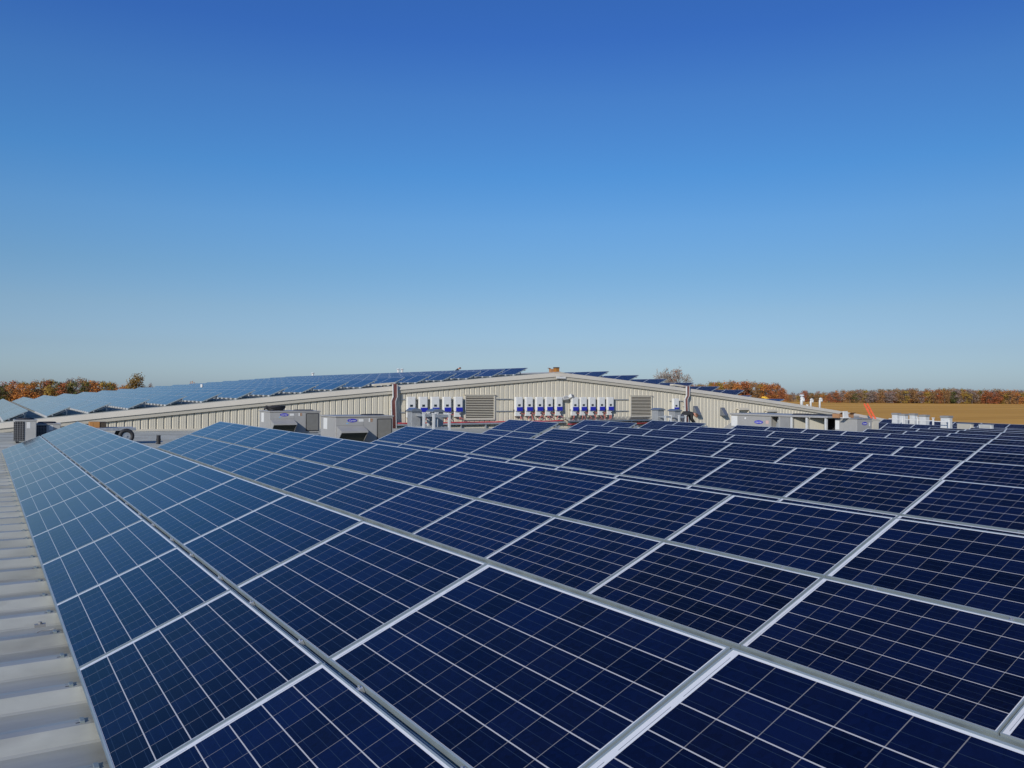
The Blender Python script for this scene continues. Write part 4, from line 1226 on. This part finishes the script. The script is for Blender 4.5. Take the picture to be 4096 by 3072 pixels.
# ------------------------------------------------------------------ trees
def crown_mesh(name, seed, m, H=12., W=9., lumps=16, quads=760, base=.04, size=.85):
    rng = random.Random(seed); mb = MB()
    L_ = []
    for i in range(lumps):
        t_ = rng.random(); zz = H*(base+(.93-base)*t_)
        rad = W*.5*(sin(pi*min(1, .30+.70*t_*.92))**.7)
        a_ = rng.uniform(0, 2*pi); rr_ = rad*sqrt(rng.random())*.72
        L_.append((Vector((rr_*cos(a_), rr_*sin(a_), zz)), W*rng.uniform(.15,.25)))
    for q in range(quads):
        c_, r = rng.choice(L_)
        d = Vector((rng.gauss(0,1), rng.gauss(0,1), rng.gauss(0,.85))).normalized()
        p_ = c_+d*r*(rng.random()**.35)
        s = size*rng.uniform(.5,1.15)
        nrm = (d+Vector((rng.uniform(-.9,.9), rng.uniform(-.9,.9), rng.uniform(-.5,.9)))).normalized()
        a_ = nrm.orthogonal().normalized(); b_ = nrm.cross(a_)
        th = rng.uniform(0, pi); a2_ = a_*cos(th)+b_*sin(th); b2_ = nrm.cross(a2_)
        mb.add([p_-a2_*s*.5, p_+b2_*s*.32, p_+a2_*s*.5, p_-b2_*s*.36], [(0,1,2,3)])
    return mb.mesh(name, m, recalc=False)
def trunk_mesh(name, seed, H=12., spread=3.):
    rng = random.Random(seed); mb = MB()
    mb.tube([(0,0,-.1),(.05,0,H*.2),(-.1,.1,H*.5),(.1,0,H*.8)], [.032*H*.9,.024*H,.016*H,.005*H], 7)
    for i in range(7):
        a_ = rng.uniform(0,2*pi); z0 = H*rng.uniform(.2,.55)
        mb.tube([(0,0,z0),(spread*.5*cos(a_),spread*.5*sin(a_),z0+H*.14),(spread*cos(a_),spread*sin(a_),z0+H*.30)], [.012*H,.008*H,.002*H], 5)
    return mb.mesh(name, M_bark)
kinds = [('orange', (0.317,0.116,0.030), (0.512,0.207,0.049)), ('rust-red', (0.220,0.073,0.030), (0.366,0.122,0.049)), ('dark green', (0.055,0.061,0.022), (0.122,0.134,0.037)),
         ('russet brown', (0.183,0.104,0.043), (0.305,0.171,0.067)), ('golden olive', (0.207,0.140,0.030), (0.366,0.244,0.049)), ('purplish grey half-bare', (0.183,0.140,0.128), (0.281,0.220,0.189))]
protos = []
for i, (nm, c1, c2) in enumerate(kinds):
    lm = leaf_mat(nm.replace(' ', '_').replace('-', '_')+'_leaves', c1, c2)
    protos.append([(crown_mesh('crown', 10*i+v, lm, 12, 10.5 if i != 2 else 8, 16+2*v), trunk_mesh('trunk', 10*i+v)) for v in range(2)])
gold = leaf_mat('olive_gold_leaves', (.12,.075,.016), (.25,.155,.035))
protos.append([(crown_mesh('crown', 77, gold, 12, 11, 44, 2300, .16, .75), trunk_mesh('trunk', 77))])
def tree(px, dist_y_depth, top_y, kind, label, group, rng, wmul=1.0):
    d = ray(px, 1570); dep = dist_y_depth          # depth along the view axis
    pos = d*dep
    top = ray(px, top_y)*dep
    H = top.z-GZ
    c_, t_ = rng.choice(protos[kind])
    e = thing('tree', label, 'tree', (pos.x, pos.y, GZ), rng.uniform(0, 6.28), group)
    s = H/12
    e.scale = (s*wmul*rng.uniform(.9,1.15), s*wmul*rng.uniform(.9,1.15), s)
    place('trunk', t_, e); place('crown', c_, e)
    return e
rng = random.Random(21)
def wood(px0, px1, step, prof_, depth0, rows, weights, where, group, wmul):
    xs = [p_[0] for p_ in prof_]; ys_ = [p_[1] for p_ in prof_]
    for r in range(rows):
        px = px0+r*step*.5
        while px < px1:
            x_ = px+rng.uniform(-.3,.3)*step
            k = rng.choices(range(6), weights)[0]
            ty = interp(x_, xs, ys_)+rng.uniform(-4, 5)+(rows-1-r)*2.2
            tree(x_, depth0+r*14+rng.uniform(-4,4), ty, k, '%s tree in the wood %s' % (kinds[k][0], where), group, rng, wmul)
            px += step
wood(-30, 500, 40, [(-30,1535),(10,1530),(60,1524),(160,1526),(290,1521),(345,1517),(400,1523),(455,1528),(500,1541)], 470, 3, [3,2,4,3,2,1], 'on the left skyline', 'trees of the left wood', 1.15)
wood(2722, 3140, 33, [(2722,1548),(2790,1538),(2880,1528),(2985,1524),(3060,1532),(3110,1538),(3140,1556)], 900, 4, [6,4,1,4,2,1], 'behind the right end of the gable roof', 'trees of the wood behind the gable roof', 1.05)
wood(3140, 3300, 26, [(3140,1572),(3190,1574),(3225,1562),(3250,1568),(3300,1571)], 800, 3, [1,2,3,4,2,2], 'behind the white goose-neck pipes', 'trees behind the white pipes', 1.1)
wood(3290, 4140, 26, [(3290,1570),(3400,1561),(3600,1558),(3900,1557),(4100,1562),(4140,1562)], 745, 4, [3,2,1,6,1.5,4], 'across the stubble field at right', 'trees of the wood across the field', 1.25)
# single trees
tr = tree(546, 430, 1500, 6, 'round olive-gold tree standing apart at the end of the left wood', None, rng, 1.0)
tr = tree(600, 520, 1537, 5, 'small grey tree tip right of the round olive-gold tree', None, rng, .6)
tr = tree(772, 520, 1525, 0, 'small orange tree top showing over the left gable panels', None, rng, .6)
# bare tree
def bare_tree():
    rng = random.Random(9); tw = MB(); fine = MB(); lv = MB()
    def grow(p_, d, ln, r, lev):
        q = p_+d*ln
        (tw if lev < 3 else fine).tube([p_, (p_+q)/2+Vector((rng.uniform(-.06,.06), rng.uniform(-.06,.06), 0))*ln, q], [max(r,.040), max(r*.8,.034), max(r*.6,.028)], 6 if lev < 2 else 3, 0, False)
        if lev == 7:
            return
        for i in range(5 if lev == 0 else (3 if lev < 5 else 2)):
            a_ = rng.uniform(0, 2*pi); sp = rng.uniform(.38,.85) if lev else rng.uniform(.25,.6)
            s1 = d.orthogonal().normalized(); s2 = d.cross(s1)
            nd = (d*cos(sp)+(s1*cos(a_)+s2*sin(a_))*sin(sp)+Vector((0,0,.10))).normalized()
            grow(p_+d*ln*rng.uniform(.62,1), nd, ln*rng.uniform(.62,.82), r*.58, lev+1)
        if lev >= 5:
            for k in range(1):
                c_ = q+Vector((rng.gauss(0,.4), rng.gauss(0,.4), rng.gauss(0,.3)))
                if noise.noise(c_*.22) > .30:
                    s = .34; a_ = Vector((rng.uniform(-1,1), rng.uniform(-1,1), rng.uniform(-1,1))).normalized(); b_ = a_.orthogonal().normalized()
                    lv.add([c_-a_*s*.5, c_+b_*s*.4, c_+a_*s*.5, c_-b_*s*.4], [(0,1,2,3)])
    grow(Vector((0,0,-.1)), Vector((0.02,0,1)), 3.6, .34, 0)
    return tw, fine, lv
tw, fine, lv = bare_tree()
dep = 330
base = ray(2688, 1570)*dep; top = ray(2688, 1463)*dep
e = thing('bare_tree', 'large grey bare tree with few rusty leaves on the skyline behind the gable', 'tree', (base.x, base.y, GZ))
hz = max(v[2] for v in fine.v); s = (top.z-GZ)/hz
e.scale = (s*1.05, s*1.05, s)
obj('trunk', tw, mat('grey_bark', (.20,.17,.15), .9), e, recalc=False)
obj('twigs', fine, mat('grey_twigs', (.26,.235,.21), .9), e, recalc=False)
obj('crown', lv, leaf_mat('rusty_leaves', (.17,.06,.03), (.28,.10,.045)), e, recalc=False)
